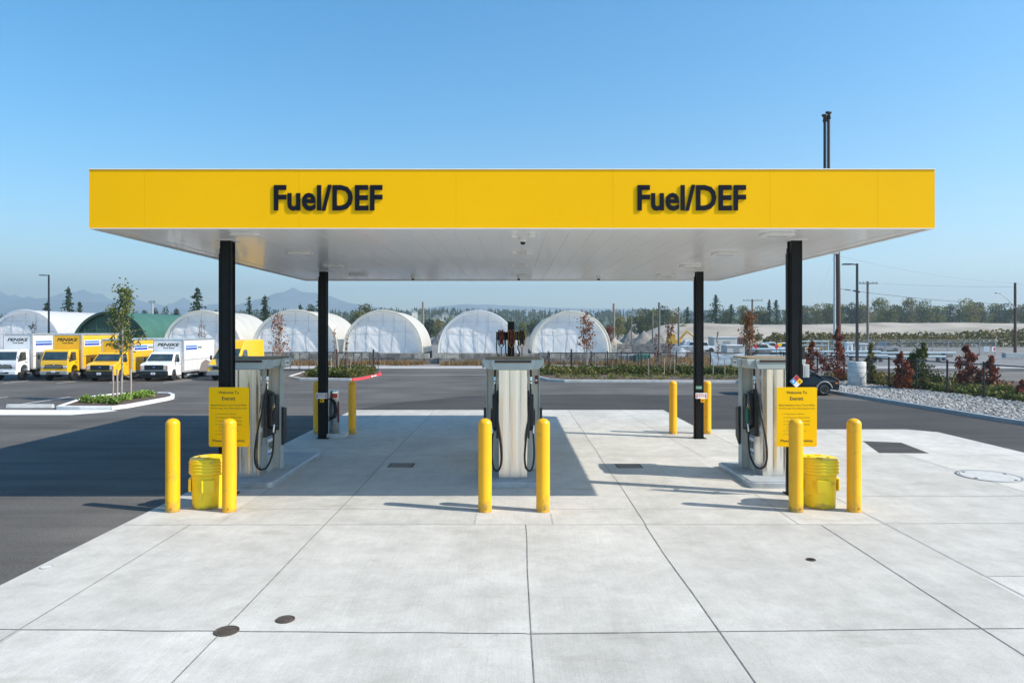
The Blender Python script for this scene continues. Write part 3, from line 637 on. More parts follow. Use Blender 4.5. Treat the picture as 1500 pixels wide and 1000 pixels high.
# ================================================================== dispensers
def hose(side, T=None):
    return [(side*p[0], p[1], p[2]) for p in [(.36,.30,2.30),(.37,.27,2.12),(.37,.24,1.92),(.35,.12,1.5),(.30,-.03,1.08),(.25,-.09,.68),(.235,-.09,.42),(.26,-.07,.24),(.32,.0,.155),(.39,.15,.17),(.435,.32,.36),(.435,.42,.62),(.42,.46,.86)]]
def smooth(pts, k=5):
    P = [Vector(p) for p in pts]; out = []
    for i in range(len(P)-1):
        p0 = P[max(i-1,0)]; p1 = P[i]; p2 = P[i+1]; p3 = P[min(i+2,len(P)-1)]
        for j in range(k):
            t = j/k; out.append(tuple(.5*((2*p1)+(-p0+p2)*t+(2*p0-5*p1+4*p2-p3)*t*t+(-p0+3*p1-3*p2+p3)*t**3)))
    out.append(tuple(P[-1])); return out
def dispenser(x, y, label, hw=.47, sides=(-1, 1), green=False):
    t = thing('fuel_dispenser', label, 'fuel pump', (x, y, .135), 0, 'fuel pumps on the three islands')
    b = MB()          # front column with folded creases
    pf = [(-.297,.06),(-.285,.006),(-.20,0),(-.15,.002),(-.12,.010),(-.08,.012),(-.05,.003),(.0,-.002),(.06,.0),(.10,.010),(.14,.011),(.17,.002),(.23,.0),(.285,.007),(.297,.06),(.297,.46),(-.297,.46)]
    b.prism(pf, .0, 2.19); b.build('front_column', M['steel'], t, bevel=.004)
    m = MB(); m.box(-.296,.296,-.004,.0,.30,.304) if False else m.tube([(.2,-.006,.9),(.2,.002,.9)], .012, 12); m.build('cabinet_lock', M['silver'], t)
    m = MB(); m.box(-.24,.24,.461,.80,.0,2.19); m.build('inner_cabinet', M['steelwarm'], t)
    for s in sides:
        m = MB(); m.box(min(s*.241,s*.297),max(s*.241,s*.297),.462,.80,.0,.80); m.build('lower_door', M['capgrey'], t, bevel=.004)
    m = MB()
    for s in (-1, 1):
        a, c = s*.12, s*hw
        m.prism([(a,.86),(c,.86),(c,1.02),(a,1.02)] if s > 0 else [(c,.86),(a,.86),(a,1.02),(c,1.02)], .0, 2.19)
    m.box(-.1195,.1195,.87,1.01,.0,2.18)
    m.build('rear_frame', M['ivory'], t, bevel=.004)
    m = MB()
    for s in (-1, 1): m.box(s*(hw+.012)-.011, s*(hw+.012)+.011, .83,1.05,.0,2.20)
    m.build('rear_trim', M['capgrey'], t)
    # cap: tray with flared ends
    m = MB(); m.prism([(-.40,2.195),(.40,2.195),(.44,2.30),(.44,2.395),(-.44,2.395),(-.44,2.30)], -.05, .02, 'y'); m.build('front_hood', M['capgrey'], t, bevel=.008)
    m = MB(); m.prism([(-.62,2.395),(-.595,2.26),(-.50,2.195),(.50,2.195),(.595,2.26),(.62,2.395)], .0201, 1.10, 'y'); m.build('cap', M['capgrey'], t, bevel=.02)
    MB().box(-.57,.57,.05,1.05,2.3955,2.425).build('cap_top', M['tan'], t, bevel=.01)
    MB().box(-.37,.37,-.066,-.0505,2.335,2.385).build('front_bar', M['brownbar'], t)
    for s in sides:
        rot = Matrix.Rotation(R(90)*s, 4, 'Z')
        m = MB(); m.prism([(.42,2.20),(.90,2.20),(.98,2.30),(.90,2.40),(.42,2.40),(.34,2.30)], min(s*.6,s*.645), max(s*.6,s*.645), 'x'); o = m.build('brand_pod', M['capgrey'], t, bevel=.02)
        T = Matrix.Translation((s*.6465, .66, 0)) @ rot
        m = MB(); m.box(-.13,.13,-.001,.001,2.24,2.36, T=T); m.build('brand_plate', M['labelwhite'], t)
        m = MB(); text(m, 'PENSKE', -.11,.11,2.275,2.325,-.0022,shear=.3,bold=.02,T=T); m.build('brand_letters', M['ink'], t)
        # label low on the side
        T = Matrix.Translation((s*.2985, .625, 0)) @ rot
        m = MB(); m.box(-.15,.15,-.0,.0015,.36,.72, T=T); o = m.build('side_label', M['labelwhite'], t)
        m = MB(); m.box(-.15,.15,-.003,-.0005,.36,.39, T=T); m.box(-.145,.145,-.003,-.0005,.69,.715, T=T); m.build('label_band', M['blue'], o)
        m = MB(); text(m, 'PENSKE', -.135,.135,.46,.62,-.003,shear=.3,bold=.03,T=T); m.build('label_letters', M['ink'], o)
        # nozzle boot
        m = MB()
        m.prism([(.27,.76),(.84,.76),(.85,1.40),(.76,1.66),(.42,1.74),(.27,1.52)], min(s*.298,s*.345), max(s*.298,s*.345), 'x')
        o = m.build('boot_panel', M['black'], t, bevel=.01)
        m = MB(); m.prism([(.36,.98),(.52,.90),(.56,1.47),(.52,1.66),(.40,1.64),(.36,1.42)], min(s*.346,s*.43), max(s*.346,s*.43), 'x'); m.build('nozzle_cradle', M['black'], o, bevel=.015)
        m = MB(); m.box(min(s*.4305,s*.434),max(s*.4305,s*.434),.40,.425,1.33,1.40); m.build('warning_sticker', M['signyellow'], o)
        m = MB(); m.prism([(.60,.92),(.80,.84),(.82,1.48),(.76,1.62),(.62,1.60)], min(s*.346,s*.43), max(s*.346,s*.43), 'x'); m.build('nozzle_cradle', M['black'], o, bevel=.015)
        # slanted tray behind
        m = MB(); m.prism([(.88,.50),(1.08,.66),(1.08,1.30),(.88,1.33)], min(s*(hw+.024),s*(hw+.08)), max(s*(hw+.024),s*(hw+.08)), 'x'); m.build('paper_bin', M['black'], t, bevel=.01)
        # hose with fittings and nozzle
        m = MB(); m.tube(smooth(hose(s)), .02, 10); h = m.build('hose', M['rubber'], t)
        m = MB(); m.tube([(s*.37,.255,2.03),(s*.372,.24,1.95)], .028, 12); m.tube([(s*.372,.24,1.93),(s*.372,.236,1.87)], .024, 12); m.tube([(s*.372,.235,1.85),(s*.371,.228,1.78)], .028, 12); m.build('hose_fitting', M['silver'], h)
        m = MB(); m.tube([(s*.42,.455,.84),(s*.425,.47,.99),(s*.43,.49,1.02)], [.024,.026,.03], 10); m.build('swivel', M['silver'], h)
        nz = MB(); nz.tube([(s*.43,.48,1.0),(s*.435,.50,1.12),(s*.435,.505,1.30),(s*.43,.50,1.36)], [.028,.036,.032,.024], 10); nz.tube([(s*.44,.42,1.08),(s*.45,.40,1.18),(s*.44,.43,1.27)], .010, 8)
        no = nz.build('nozzle', M['green'] if green else M['black'], t)
        m = MB(); m.tube([(s*.43,.50,1.36),(s*.42,.48,1.45),(s*.40,.46,1.52)], .012, 8); m.build('spout', M['silver'], no)
    return t
dispenser(-5.45,13.93,'fuel pump on the left island behind the welcome sign, black nozzles',.42)
dm = dispenser(.02,13.80,'fuel pump on the middle island seen end on, hoses on both sides',.55)
m = MB(); m.box(.47,.535,.852,.8595,1.84,2.02); o = m.build('red_switch', M['darkred'], dm); m = MB(); m.tube([(.502,.846,1.92),(.502,.8515,1.92)], .022, 12); m.build('switch_knob', M['labelwhite'], o)
dispenser(5.45,14.05,'fuel pump on the right island with green nozzles',.42, green=True)
def island(x, y0, y1, w, label):
    m = MB(); r = .12; pts = []
    for cx, cy, a0 in ((w-r,y1-y0-r,0),(-w+r,y1-y0-r,90),(-w+r,r,180),(w-r,r,270)):
        for a in range(0, 91, 15): pts.append((cx+r*math.cos(R(a0+a)), cy+r*math.sin(R(a0+a))))
    t = thing('pump_island', label, 'pump island', (x, y0, .0), 0, 'steel edged pump islands')
    m.prism(pts, .0, .122); m.build('steel_edge', M['galv'], t, bevel=.018)
    MB().prism([(p[0]*.93, .06+p[1]*.955) for p in pts], .1225, .134).build('concrete_top', M['kerbdark'], t)
island(-5.45,13.45,16.9,.73,'low steel edged island under the left pump'); island(.02,13.5,16.9,.60,'low steel edged island under the middle pump'); island(5.45,13.45,15.6,.76,'low steel edged island under the right pump')
# hose reels on a post behind the middle pump
rp = thing('reel_post', 'dark steel post with a punched cross rail behind the middle pump', 'post', (sx(748.5,17.1), 17.1, .0))
MB().box(-.085,.085,-.085,.085,.0,sz(471,17.1)).build('post', M['blackmetal'], rp, bevel=.008)
zc = sz(492,17.1); m = MB(); m.box(-.37,.37,-.125,-.0855,zc-.1,zc+.1); o = m.build('cross_rail', M['blackmetal'], rp)
m = MB()
for q in (-.33,-.16,.14,.2,.31):
    for w in (-.05,0,.05): m.tube([(q,-.131,zc+w),(q,-.1255,zc+w)], .012, 8)
m.build('rail_hole', M['labelwhite'], o)
for k, (px, mm, lab) in enumerate(((734.5,'darkred','dark red hose reel at the left end of the rail above the middle pump'),(749.5,'darkred','dark red hose reel on the post above the middle pump'),(764.5,'black','black hose reel with brass guard above the middle pump'))):
    X = sx(px,16.8); t = thing('hose_reel', lab, 'hose reel', (X, 16.72, zc-.03), 0, 'hose reels above the middle pump')
    m = MB(); prof = [(.03,-.035),(.19,-.05),(.20,-.03),(.17,-.02),(.17,.02),(.20,.03),(.19,.05),(.03,.035)]
    m.lathe(prof, 28, T=Matrix.Rotation(R(90), 4, 'Y')); m.build('drum_plate', M[mm], t)
    m = MB(); m.tube([(-.07,0,.18),(-.085,0,0),(-.07,0,-.17),(0,0,-.27),(.07,0,-.17),(.085,0,0),(.07,0,.15)], .011, 8); m.build('guard', M['brass'] if k else M['black'], t)
    m = MB(); m.tube([(0,-.02,-.25),(0,-.02,-.70),(0,.1,-1.2),(0,.15,-1.9)], .011, 8); m.build('hose', M['darkred'] if mm == 'darkred' else M['rubber'], t)
m = MB(); m.tube(smooth([(-.35,-.07,zc-.08),(-.36,-.06,zc-.35),(-.30,-.03,zc-.5),(-.09,0,zc-.56)]), .014, 8); m.tube(smooth([(-.13,-.07,zc-.08),(-.13,-.06,zc-.4),(-.085,0,zc-.52)]), .014, 8)
m.tube(smooth([(.2,-.07,zc-.08),(.17,-.1,zc-.3),(.22,-.05,zc-.45),(.09,0,zc-.55)]), .014, 8); m.build('feed_pipe', M['blackmetal'], rp)
# air and water tower by the rear left column
aw = thing('air_tower', 'silver air and water tower with black hoses by the rear left column', 'air tower', (sx(489.5,20.0), 20.0, .0))
MB().box(-.30,.36,-.28,.3,.0,.13).build('concrete_foot', M['kerb'], aw, bevel=.02)
MB().lathe([(.155,.131),(.155,1.34),(.15,1.37),(.02,1.375)], 32).build('shell', M['silver'], aw)
m = MB(); 
for a in range(-70, -19, 10):
    c0, s0, c1, s1 = math.cos(R(a-30)), math.sin(R(a-30)), math.cos(R(a-20)), math.sin(R(a-20)); rr = .158
    m.quad((rr*c0,rr*s0,1.16),(rr*c1,rr*s1,1.16),(rr*c1,rr*s1,1.29),(rr*c0,rr*s0,1.29))
m.build('red_label', M['red'], aw)
m = MB()
for a in range(-40, -19, 10):
    c0, s0, c1, s1 = math.cos(R(a)), math.sin(R(a)), math.cos(R(a+10)), math.sin(R(a+10)); rr = .158
    m.quad((rr*c0,rr*s0,.45),(rr*c1,rr*s1,.45),(rr*c1,rr*s1,1.05),(rr*c0,rr*s0,1.05))
m.build('side_decal', M['darkred'], aw)
m = MB()
for k in range(4):
    ex = -.03+.03*k
    m.tube(smooth([(-.12+ex*.3,-.17,1.14),(.02+ex,-.2-.01*k,1.08),(.08+ex,-.2-.01*k,.82),(.03+ex,-.2-.01*k,.6),(-.10,-.18,.5+.04*k)]), .014, 8)
m.build('coiled_hose', M['rubber'], aw)
# dark flat patch on the right slab, coloured like the sealed asphalt
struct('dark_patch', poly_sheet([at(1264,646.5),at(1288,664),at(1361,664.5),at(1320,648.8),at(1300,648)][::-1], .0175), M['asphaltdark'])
# ================================================================== vehicles
def wheel(root, x, y, r, s, w=.2, dual=False):
    m = MB(); T = Matrix.Translation((x, y, r)) @ Matrix.Rotation(R(90), 4, 'Y')
    m.lathe([(r*.6,-w/2),(r*.95,-w/2),(r,-w*.3),(r,w*.3),(r*.95,w/2),(r*.6,w/2)], 28, T=T); o = m.build('wheel', M['rubber'], root)
    q = s*(w/2); T2 = Matrix.Translation((x+q, y, r)) @ Matrix.Rotation(R(90*s), 4, 'Y')
    m = MB(); m.lathe([(.01,-.05),(r*.2,-.05),(r*.22,.0),(r*.28,.0),(r*.34,-.06),(r*.52,-.05),(r*.6,.0),(r*.62,.006),(r*.62,-.08)][::-1], 24, T=T2)
    m.build('rim', M['silver'], o)
    m = MB()
    for k in range(8): a = k*PI/4; m.lathe([(r*.06,-.046),(r*.06,-.038)], 8, (r*.43*math.cos(a), r*.43*math.sin(a), 0), T=T2)
    m.build('rim_hole', M['black'], o)
def taper(mb, zw, zt, k, y0=None):
    out = []
    for (x, y, z) in mb.v:
        if z > zw: f = 1-(1-k)*(z-zw)/(zt-zw); x *= f
        out.append((x, y, z))
    mb.v = out
def cargo(root, yellow, w, y0, L, z0, z1, extra):
    body = M['truckyellow'] if yellow else M['truckwhite']; h = w/2; cap = .13
    MB().box(-h+.03,h-.03,y0+.012,y0+L-.03,z0,z1-cap-.002).build('cargo_box', body, root)
    m = MB(); m.prism([(y0-.0,z1-cap),(y0+L,z1-cap),(y0+L,z1),(y0+.07,z1),(y0,z1-.05)], -h+.07, h-.07, 'x'); m.build('roof_cap', M['pipeblue'] if not extra else M['alu'], root, bevel=.01)
    m = MB()
    for s in (-1, 1):
        m.box(s*(h-.035)-.035, s*(h-.035)+.035, y0-.012, y0+.10, z0, z1-.01)
        m.box(s*(h-.02)-.018, s*(h-.02)+.018, y0+.102, y0+L, z1-.06, z1-.004); m.box(s*(h-.018)-.016, s*(h-.018)+.016, y0+.102, y0+L, z0-.03, z0+.09)
        m.box(s*(h-.024)-.016, s*(h-.024)+.016, y0+.102, y0+L, z0+(z1-z0)*.36, z0+(z1-z0)*.36+.025)
        for k in range(1, 7): m.box(s*(h-.028)-.010, s*(h-.028)+.010, y0+L*k/7-.006, y0+L*k/7+.006, z0+.1, z1-.07)
        m.box(s*(h-.035)-.035, s*(h-.035)+.035, y0+L-.09, y0+L+.004, z0, z1-.01)
    m.build('metal_frame', M['alu'], root)
    # front brand
    m = MB(); a = z1-cap; text(m, 'PENSKE', -h*.72, h*.72, a-.36, a-.16, y0+.006, shear=.28, bold=.03); text(m, 'Truck Rental', -h*.36, h*.40, a-.52, a-.41, y0+.006, shear=.3, bold=.02)
    m.build('brand_letters', M['ink'], root)
    for s in (-1, 1):
        T = Matrix.Translation((s*(h-.0285), y0, 0)) @ Matrix.Rotation(R(90)*s, 4, 'Z')
        # local x runs along the side
        f = (lambda a: a) if s > 0 else (lambda a: -a)
        zt = z0+(z1-z0)*.72; q0, q1 = .35, 1.9
        def strip(mm, a, b, lo, hi, nm, yy=-.002):
            k = MB(); xa, xb = sorted((f(a), f(b))); k.add([(xa,yy,lo),(xb,yy,lo),(xb,yy,hi),(xa,yy,hi)], [(0,1,2,3)], T=T); return k.build(nm, mm, root)
        o = strip(M['labelwhite'], q0-.05, q1+.8, zt-.20, zt+.20, 'side_stripe')
        k = MB()
        for lo, hi in ((.03,.15),): k.add([(f(q0),-.004,zt+lo),(f(q1),-.004,zt+lo),(f(q1),-.004,zt+hi),(f(q0),-.004,zt+hi)], [(0,1,2,3)], T=T)
        x_ = k.build('light_band', M['lightblue'], root); x_.parent = o
        k = MB(); k.add([(f(q0-.0),-.004,zt-.14),(f(q1),-.004,zt-.14),(f(q1),-.004,zt-.01),(f(q0),-.004,zt-.01)], [(0,1,2,3)], T=T); x_ = k.build('dark_band', M['blue'], root); x_.parent = o
        k = MB(); xa, xb = sorted((f(q1+.08), f(q1+.74))); text(k, 'PENSKE', xa, xb, zt-.08, zt+.08, -.004, shear=.28, bold=.04, T=T); x_ = k.build('stripe_letters', M['ink'], root); x_.parent = o
    # frame rails, ramp, lights
    m = MB(); m.box(-.45,-.33,y0-.9,y0+L-.1,z0-.22,z0-.05); m.box(.33,.45,y0-.9,y0+L-.1,z0-.22,z0-.05); m.box(-h+.1,h-.1,y0+.15,y0+L-.1,z0-.05,z0-.005)
    m.box(-h+.12,h-.12,y0+L-.25,y0+L-.05,z0-.3,z0-.06); m.box(-.32,.32,y0-.3,y0+L*.5,z0-.28,z0-.06); m.build('chassis', M['black'], root)
    m = MB(); 
    for q in (-.5,-.25,0,.25,.5): m.box(q*w*.8-.03,q*w*.8+.03,y0-.006,y0-.001,z1-.045,z1-.02)
    for s in (-1, 1): m.box(s*h-.004*s-.003, s*h-.004*s+.003, y0+L*.5-.03, y0+L*.5+.03, z0+.0, z0+.03)
    m.build('marker_lamp', M['amber'], root)
    m = MB(); m.tube([(h*.2,y0+.15,z0-.28),(h*.72,y0+.15,z0-.28)], .12, 14); m.build('air_tank', M['alu'], root)
    m = MB(); m.tube([(h*.75,y0+.75,z0-.25),(h*.75,y0+1.35,z0-.25)], .14, 14); m.build('fuel_tank', M['alu'], root)
def mirror(root, x, y, z, s, col):
    m = MB(); m.box(x-.05+.04*s, x+.05+.04*s, y-.06, y+.02, z-.14, z+.14); m.tube([(x-.16*s,y+.06,z+.1),(x,y-.01,z+.1)], .014, 6); m.tube([(x-.16*s,y+.06,z-.08),(x,y-.01,z-.08)], .014, 6)
    m.build('mirror', col, root, bevel=.012)
def cabover(x, y, yellow, label):
    t = thing('box_truck', label, 'truck', (x, y, .004), 0, 'rental trucks parked in a row'); P = M['truckyellow'] if yellow else M['truckwhite']
    h = .85
    prof = [(.02,.52),(.0,.62),(.0,1.02),(.02,1.15),(.05,1.28),(.27,1.84),(.36,1.92),(.55,1.945),(1.12,1.93),(1.16,1.88),(1.16,.58),(1.0,.58),(.98,.78),(.86,.92),(.68,.98),(.5,.92),(.38,.78),(.36,.52)]
    m = MB(); m.prism(prof, -h, h, 'x', n=8); taper(m, 1.2, 1.95, .93); m.build('cab', P, t, bevel=.035, segs=3)
    def ys(z): return .05+(z-1.28)*(.22/.56)
    g = MB(); kw = lambda z: h*(1-(.07)*(z-1.2)/.75)
    z0_, z1_ = 1.29, 1.80
    g.add([(-kw(z0_)+.07,ys(z0_)-.007,z0_),(kw(z0_)-.07,ys(z0_)-.007,z0_),(kw(z1_)-.10,ys(z1_)-.007,z1_),(-kw(z1_)+.10,ys(z1_)-.007,z1_)], [(0,1,2,3)]); g.build('windshield', M['glass'], t)
    m = MB(); m.tube([(-.55,ys(1.32)-.016,1.30),(-.1,ys(1.36)-.016,1.36)], .009, 6); m.tube([(0,ys(1.32)-.016,1.30),(.45,ys(1.36)-.016,1.36)], .009, 6); m.build('wiper', M['black'], t)
    for s in (-1, 1):
        g = MB(); q = lambda z: s*(kw(z)+.006)
        g.add([(q(1.22),.17,1.20),(q(1.28),.85,1.28),(q(1.78),.85,1.78),(q(1.78),.38,1.78)], [(0,1,2,3)]); g.build('side_window', M['glass'], t)
        m = MB(); m.box(s*(h+.012)-.008,s*(h+.012)+.008,.72,.86,1.12,1.16); m.build('door_handle', M['black'], t)
        m = MB(); m.box(s*(h+.003)-.003,s*(h+.003)+.003,.93,.935,.95,1.8); m.build('door_seam', M['black'], t)
        mirror(t, s*(h+.12), .12, 1.48, s, M['black'])
        m = MB(); m.prism([(s*.46,.0),(s*.80,.0),(s*.82,.05),(s*.5,.05)] if s > 0 else [(s*.82,.05),(s*.80,.0),(s*.46,.0),(s*.5,.05)], .80, .94, 'z', T=Matrix.Translation((0,-.022,0))); m.build('headlight', M['lens'], t, bevel=.02)
        wheel(t, s*.73, .68, .31, s)
    m = MB(); m.box(-.84,.84,-.07,.14,.40,.62); m.build('bumper', M['greyclad'] if yellow else M['truckwhite'], t, bevel=.03)
    m = MB(); m.prism([(-.60,.78),(.60,.78),(.52,1.0),(.0,1.03),(-.52,1.0)], -.03, -.002, 'y'); o = m.build('grille', M['darkpole'], t, bevel=.006)
    m = MB(); m.box(-.48,.48,-.042,-.031,.84,.865); m.box(-.5,.5,-.042,-.031,.93,.95); m.lathe([(.05,0),(.05,.014)], 16, T=Matrix.Translation((0,-.033,.98)) @ Matrix.Rotation(R(90), 4, 'X')); m.build('chrome_bar', M['silver'], o)
    m = MB(); m.box(-.40,.40,-.082,-.0705,.46,.56); m.build('air_intake', M['black'], t)
    m = MB(); m.box(-.13,.13,-.092,-.083,.53,.65); o = m.build('licence_plate', M['labelwhite'], t); m = MB(); text(m, 'ABP 42', -.1,.1,.565,.62,-.0935,bold=.02) if False else m.box(-.08,.08,-.0935,-.0925,.58,.60); m.build('plate_marks', M['blue'], o)
    cargo(t, yellow, 1.84, 1.27, 4.1, .68, 2.93, True)
    for s in (-1, 1): wheel(t, s*.72, 4.1, .31, s, .34)
    return t
def vancab(x, y, yellow, label, box_yellow=None):
    t = thing('box_truck', label, 'truck', (x, y, .004), 0, 'rental trucks parked in a row'); P = M['truckyellow'] if yellow else M['truckwhite']; h = .87
    prof = [(.04,.36),(.0,.5),(.0,.98),(.05,1.05),(.30,1.12),(.62,1.19),(1.06,1.66),(1.18,1.735),(1.35,1.76),(1.72,1.76),(1.72,.30),(1.05,.30),(1.02,.52),(.92,.66),(.78,.71),(.62,.66),(.52,.52),(.48,.34)]
    m = MB(); m.prism(prof, -h, h, 'x', n=8); taper(m, 1.08, 1.76, .87); m.build('cab', P, t, bevel=.035, segs=3)
    kw = lambda z: h*(1-.13*max(0,(z-1.08))/.68)
    ys = lambda z: .62+(z-1.19)*(.44/.47)
    g = MB(); a, b = 1.215, 1.64
    g.add([(-kw(a)+.06,ys(a)-.010,a),(kw(a)-.06,ys(a)-.010,a),(kw(b)-.09,ys(b)-.010,b),(-kw(b)+.09,ys(b)-.010,b)], [(0,1,2,3)]); g.build('windshield', M['glass'], t)
    m = MB(); m.tube([(-.6,ys(1.22)-.02,1.21),(-.1,ys(1.27)-.02,1.27)], .009, 6); m.tube([(0,ys(1.22)-.02,1.21),(.5,ys(1.27)-.02,1.27)], .009, 6); m.build('wiper', M['black'], t)
    for s in (-1, 1):
        q = lambda z: s*(kw(z)+.007); g = MB()
        g.add([(q(1.18),.90,1.18),(q(1.16),1.5,1.16),(q(1.62),1.5,1.62),(q(1.62),1.12,1.62),(q(1.40),.95,1.40)], [(0,1,2,3,4)]); g.build('side_window', M['glass'], t)
        m = MB(); m.box(s*(h+.012)-.008,s*(h+.012)+.008,1.32,1.45,.98,1.01); m.build('door_handle', M['black'], t)
        m = MB(); m.box(s*(h+.003)-.003,s*(h+.003)+.003,1.56,1.566,.4,1.1); m.box(s*(h+.003)-.003,s*(h+.003)+.003,.95,.956,.6,1.1); m.build('door_seam', M['black'], t)
        mirror(t, s*(h+.13), .92, 1.28, s, M['black'])
        m = MB(); m.box(min(s*.60,s*.84),max(s*.60,s*.84),-.03,.05,.72,.98); o = m.build('headlight', M['lens'], t, bevel=.015)
        m = MB(); m.box(min(s*.78,s*.85),max(s*.78,s*.85),-.036,-.0305,.74,.95); m.build('turn_lamp', M['amber'], o)
        wheel(t, s*.76, .77, .30, s)
    m = MB(); m.box(-.86,.86,-.12,.10,.38,.64); m.box(-.78,.78,-.06,.1,.22,.379); m.build('bumper', M['black'], t, bevel=.03)
    m = MB(); m.box(-.58,.58,-.028,-.002,.69,1.0); o = m.build('grille', M['black'], t, bevel=.01)
    m = MB()
    for z in (.76,.83,.90): m.box(-.5,.5,-.045,-.029,z,z+.022)
    m.box(-.5,-.47,-.043,-.029,.74,.93); m.box(.47,.5,-.043,-.029,.74,.93); m.build('grille_bar', M['darkpole'], o)
    m = MB(); m.lathe([(.075,0),(.075,.01)], 18, T=Matrix.Translation((0,-.044,.855)) @ Matrix.Rotation(R(90), 4, 'X') @ Matrix.Scale(.5, 4, (0,1,0))); m.build('badge', M['lightblue'], o)
    m = MB(); m.box(-.13,.13,-.132,-.1205,.42,.55); o = m.build('licence_plate', M['labelwhite'], t); m = MB(); m.box(-.08,.08,-.135,-.1325,.47,.50); m.build('plate_marks', M['blue'], o)
    cargo(t, yellow, 1.95, 1.76, 4.6, .46, 2.60, False)
    # wheel arch skirt beside the lower box
    m = MB()
    for s in (-1, 1): m.prism([(3.9,.30),(5.7,.30),(5.7,.95),(4.9,1.15),(4.3,.95)], min(s*.951,s*.985), max(s*.951,s*.985), 'x')
    m.build('wheel_arch', M['truckyellow'] if yellow else mat('taupe_arch', (.22,.19,.18), rough=.6), t, bevel=.01)
    for s in (-1, 1): wheel(t, s*.80, 4.75, .30, s, .34)
    return t
cabover(-31.4, 42.1, False, 'white cabover box truck at the left end of the row')
cabover(-28.25, 42.1, True, 'yellow cabover box truck second in the row')
vancab(-25.2, 41.75, True, 'yellow hooded box truck behind the young green tree')
vancab(-21.95, 41.85, False, 'white hooded box truck with black bumper beside the yellow van')
# yellow high-roof van
v = thing('cargo_van', 'yellow high roof cargo van behind the front left column', 'van', (-18.05, 42.3, .004), R(-4), 'rental trucks parked in a row'); h = .88
prof = [(.05,.36),(.0,.5),(.02,.9),(.12,1.05),(.55,1.28),(1.25,2.02),(1.55,2.36),(1.85,2.5),(4.3,2.52),(4.42,2.4),(4.45,.42),(4.0,.32),(3.9,.62),(3.6,.72),(3.3,.62),(3.2,.32),(1.15,.32),(1.08,.60),(.8,.70),(.52,.6),(.45,.34)]
m = MB(); m.prism(prof, -h, h, 'x', n=8); taper(m, 1.2, 2.52, .86); m.build('body', M['truckyellow'], v, bevel=.05, segs=3)
kw = lambda z: h*(1-.14*max(0,(z-1.2))/1.32); ys = lambda z: .55+(z-1.28)*(.70/.74)
g = MB(); a, b = 1.32, 1.96; g.add([(-kw(a)+.06,ys(a)-.012,a),(kw(a)-.06,ys(a)-.012,a),(kw(b)-.09,ys(b)-.012,b),(-kw(b)+.09,ys(b)-.012,b)], [(0,1,2,3)]); g.build('windshield', M['glass'], v)
for s in (-1, 1):
    q = lambda z: s*(kw(z)+.008); g = MB(); g.add([(q(1.30),.95,1.30),(q(1.28),1.85,1.28),(q(1.88),1.85,1.88),(q(1.88),1.38,1.88)], [(0,1,2,3)]); g.build('side_window', M['glass'], v)
    mirror(v, s*(h+.14), .85, 1.4, s, M['black']); wheel(v, s*.76, .80, .31, s); wheel(v, s*.76, 3.6, .31, s)
    m = MB(); m.box(min(s*.62,s*.84),max(s*.62,s*.84),-.01,.1,.86,1.02); m.build('headlight', M['lens'], v, bevel=.02)
    T = Matrix.Translation((s*(h-.03), 0, 0)) @ Matrix.Rotation(R(90)*s, 4, 'Z') @ Matrix.Rotation(R(-5.3), 4, 'X')
    f = (lambda a: a) if s > 0 else (lambda a: -a); yy = -.05
    k = MB(); xa, xb = sorted((f(2.4), f(3.9))); k.add([(xa,yy,1.45),(xb,yy,1.45),(xb,yy,1.85),(xa,yy,1.85)], [(0,1,2,3)], T=T); o = k.build('side_stripe', M['labelwhite'], v)
    k = MB(); xa, xb = sorted((f(2.5), f(3.2))); k.add([(xa,yy-.003,1.67),(xb,yy-.003,1.67),(xb,yy-.003,1.80),(xa,yy-.003,1.80)], [(0,1,2,3)], T=T); x_ = k.build('light_band', M['lightblue'], o)
    k = MB(); k.add([(xa,yy-.003,1.50),(xb,yy-.003,1.50),(xb,yy-.003,1.63),(xa,yy-.003,1.63)], [(0,1,2,3)], T=T); k.build('dark_band', M['blue'], o)
    k = MB(); xa, xb = sorted((f(3.25), f(3.85))); text(k, 'PENSKE', xa, xb, 1.56, 1.72, yy-.003, shear=.28, bold=.04, T=T); k.build('stripe_letters', M['ink'], o)
m = MB(); m.box(-.86,.86,-.09,.12,.34,.62); m.prism([(-.6,.66),(.6,.66),(.66,.98),(-.66,.98)], -.02, .1, 'y'); m.build('bumper', M['greyclad'], v, bevel=.03)
m = MB(); m.box(-.5,.5,-.034,-.021,.72,.90); m.build('grille', M['black'], v)
# dark car, nose to the right
Yc = 34.3; c = thing('parked_car', 'dark hatchback with grey wheel arches, its nose showing right of the front right column', 'car', (sx(1213,Yc-.3)-.02, Yc-.85, .013), R(90), None)
prof = [(.06,.30),(.0,.42),(.02,.68),(.10,.80),(.45,.92),(.95,.99),(1.0,1.0),(1.75,1.42),(2.2,1.48),(3.4,1.46),(4.1,1.1),(4.25,1.0),(4.3,.4),(4.1,.28),(3.78,.28),(3.72,.5),(3.5,.64),(3.3,.66),(3.1,.62),(2.92,.5),(2.86,.26),(1.22,.26),(1.16,.5),(.98,.63),(.8,.66),(.6,.62),(.44,.5),(.38,.28)]
h = .84; m = MB(); m.prism(prof, -h, h, 'x', n=8); taper(m, .92, 1.48, .78); m.v = [(x*(1-.14*max(0,(.5-y)/.5)**2), y, z) for x, y, z in m.v]; m.build('body', M['navy'], c, bevel=.05, segs=3)
kw = lambda z: h*(1-.22*max(0,(z-.92))/.56)
g = MB(); g.add([(-kw(.98)+.05,1.055,.985),(kw(.98)-.05,1.055,.985),(kw(1.38)-.06,1.665,1.385),(-kw(1.38)+.06,1.665,1.385)], [(0,1,2,3)]); g.build('windshield', M['glass'], c)
